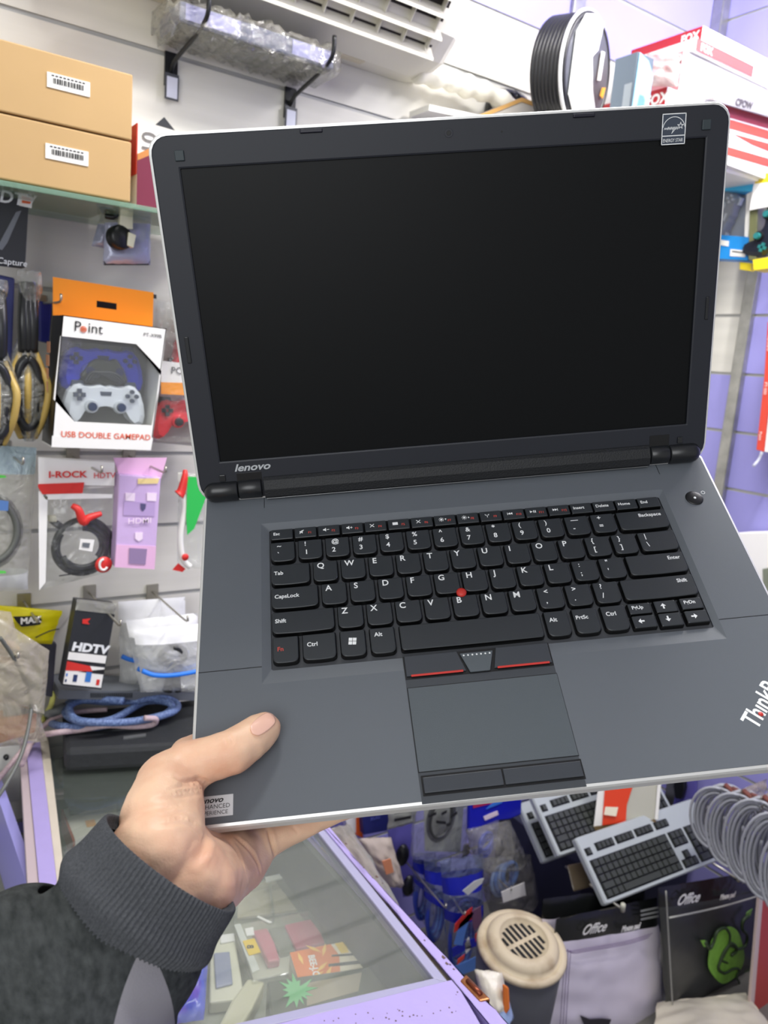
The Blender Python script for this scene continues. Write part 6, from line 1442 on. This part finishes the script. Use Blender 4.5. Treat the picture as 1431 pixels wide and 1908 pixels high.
rl, f = padpack([(1036, 1712), (1224, 1672), (1238, 1920), (1018, 1925)], .535, 'lilac mouse pad package with white script lettering hanging in front beside the bin', lil, .185, .004, 122, .02)
for q in (0, 1, 2):
    e = .06 + .022 * q; pts = [f(e, 1, .55), f(e, .28 + .012 * q, .55), f(e + .04, .255 + .012 * q, .55), f(.6, .245 + .012 * q, .55), f(.88 - .02 * q, .215 + .014 * q, .55)]
    tube('border_line', pts, .0007, lil2, rl, sub=4, seg=6)
text('Office', f(.18, .135, .62), f(1, .1) - f(0, .1), f(0, 0) - f(0, 1), .036, paper_w, rl, shear=.35, ext=.0002, bold=.01)
text('Mouse pad', f(.56, .165, .62), f(1, .12) - f(0, .14), f(0, 0) - f(0, 1), .022, paper_w, rl, ext=.0002, bold=.03, aspect=.75)
for v in (.03, .06, .09): prism('small_print', [f(.76, v, .62), f(.95, v, .62), f(.95, v + .014, .62), f(.76, v + .014, .62)], n_ if False else Vector((0, -.0004, 0)), mat('grey_print2', (140, 142, 140), .5), rl)
prism('pad_logo', [f(u, v, .7) for u, v in ((.20, .80), (.28, .84), (.38, .84), (.46, .85), (.43, .93), (.40, .99), (.30, .99), (.28, .92), (.24, .90))], Vector((0, -.0006, 0)), mat('logo_black', (44, 40, 48), .6), rl)
r2_, g = padpack([(1226, 1654), (1412, 1622), (1416, 1838), (1240, 1880)], .575, 'black mouse pad package with glowing green emblem hanging at the lower right', mat('pad_charcoal', (54, 57, 56), .35, bump=.5, bscale=12, var=.12, vscale=10, spec=.6), .17, .003, 123)
for e in (0, 1):
    pp_ = [g(.02 + .97 * e, v / 10, .6) for v in range(0, 11)]
    tube('sealed_edge', pp_, .002, mat('film_edge', (176, 176, 168), .2, alpha=.8), r2_, sub=2, seg=6)
tube('top_fold', [g(.03, .205, .7), g(.3, .20, .75), g(.6, .19, .75), g(.97, .165, .7)], .0024, mat('film_edge', (176, 176, 168), .2, alpha=.8), r2_, sub=3, seg=6)
tube('clear_border', [g(1.02, .10, .3), g(1.03, .4, .3), g(1.02, .8, .3), g(1.0, .97, .3)], .006, mat('border_grey', (196, 186, 178), .3), r2_, sub=3)
text('Office', g(.10, .125, .62), g(1, .1) - g(0, .1), g(0, 0) - g(0, 1), .040, paper_w, r2_, shear=.3, ext=.0002, bold=.02)
text('Mouse pad', g(.52, .145, .62), g(1, .1) - g(0, .12), g(0, 0) - g(0, 1), .022, paper_w, r2_, ext=.0002, bold=.03, aspect=.75)
for v in (.0, .035): prism('small_print', [g(.76, v, .62), g(.97, v, .62), g(.97, v + .012, .62), g(.76, v + .012, .62)], Vector((0, -.0004, 0)), mat('grey_print2', (140, 142, 140), .5), r2_)
glow = [(.555 + .19 * math.cos(a) * (1 + .04 * math.sin(5 * a)), .60 + .235 * math.sin(a) * (1 + .04 * math.sin(4 * a))) for a in [2 * math.pi * k / 40 for k in range(40)]]
gm = mat('emblem_green', (132, 188, 76), .5, var=.25, vscale=60)
prism('green_disc', [g(u, v, .85) for u, v in glow], Vector((0, -.0005, 0)), gm, r2_)
dkg = mat('emblem_dark', (42, 58, 34), .5)
snakes = [[(0.335, .44), (0.375, .50), (0.415, .46), (0.455, .38), (0.535, .36), (0.585, .42), (0.575, .50), (0.515, .56), (0.475, .62)],
          [(0.795, .30), (0.735, .33), (0.725, .40), (0.775, .46), (0.755, .54), (0.675, .56), (0.595, .52), (0.535, .54), (0.495, .62), (0.555, .66)],
          [(0.595, .60), (0.655, .56), (0.595, .50), (0.515, .58), (0.455, .68), (0.515, .74), (0.615, .72), (0.675, .74), (0.645, .80), (0.675, .86), (0.645, .94)]]
for s_ in snakes: tube('serpent_line', [g(u, v, 1.0) for u, v in s_], lambda t: .0052 * (1 - .5 * t), dkg, r2_, sub=5, seg=8)
for (s_) in ([(.29, .42), (.34, .43), (.36, .49), (.32, .48)], [(.775, .27), (.84, .25), (.82, .30), (.765, .32)]): prism('serpent_head', [g(u, v, .95) for u, v in s_], Vector((0, -.0008, 0)), gm, r2_)
text('RAZER', g(.76, .80, .64), g(1, .1) - g(0, .13), g(0, 0) - g(0, 1), .013, mat('dim_green', (70, 104, 50), .5), r2_, ext=.0001, bold=.01)
for (x, y, off, lb) in ((1160, 1690, .56, 'white peg tip through the lilac mouse pad package'), (1376, 1634, .60, 'white peg tip through the black mouse pad package')):
    hk = empty('peg_hook', B(x, y, off), lb, 'peg hook', 'pegs carrying the mouse pads')
    tube('peg_tip', [B(x, y + 6, off), B(x + 1, y - 4, off + .01)], .006, mat('peg_grey', (176, 176, 160), .4), hk, sub=2)
    tube('peg_rod', [B(x, y + 4, off), B(x, y + 4, off) + YD * .18], .003, steel, hk, sub=1)
# red panel and cream sack at the far lower right
r = empty('red_box', B(1430, 1780, .66), 'red box with white edge standing behind the black mouse pad package', 'box')
wprism('box_body', [(1424, 1640), (1470, 1630), (1470, 1950), (1396, 1960)], .68, .008, mat('brick_red2', (196, 74, 66), .5), r, .002)
wprism('white_edge', [(1418, 1642), (1425, 1640), (1398, 1960), (1390, 1958)], .683, .008, mat('pinkish_white', (222, 200, 192), .5), r, .001)
r = empty('cream_sack', H(1330, 1890, .03), 'cream sack lying on the floor under the black mouse pad package', 'sack')
cs = [H(1225, 1868, .05), H(1390, 1850, .05), H(1470, 1960, .05), H(1210, 1970, .05)]
pouch('sack_cloth', cs, .05, mat('sack_cream', (206, 198, 178), .7, bump=.4, bscale=14), r, wr=.008, seed=131)
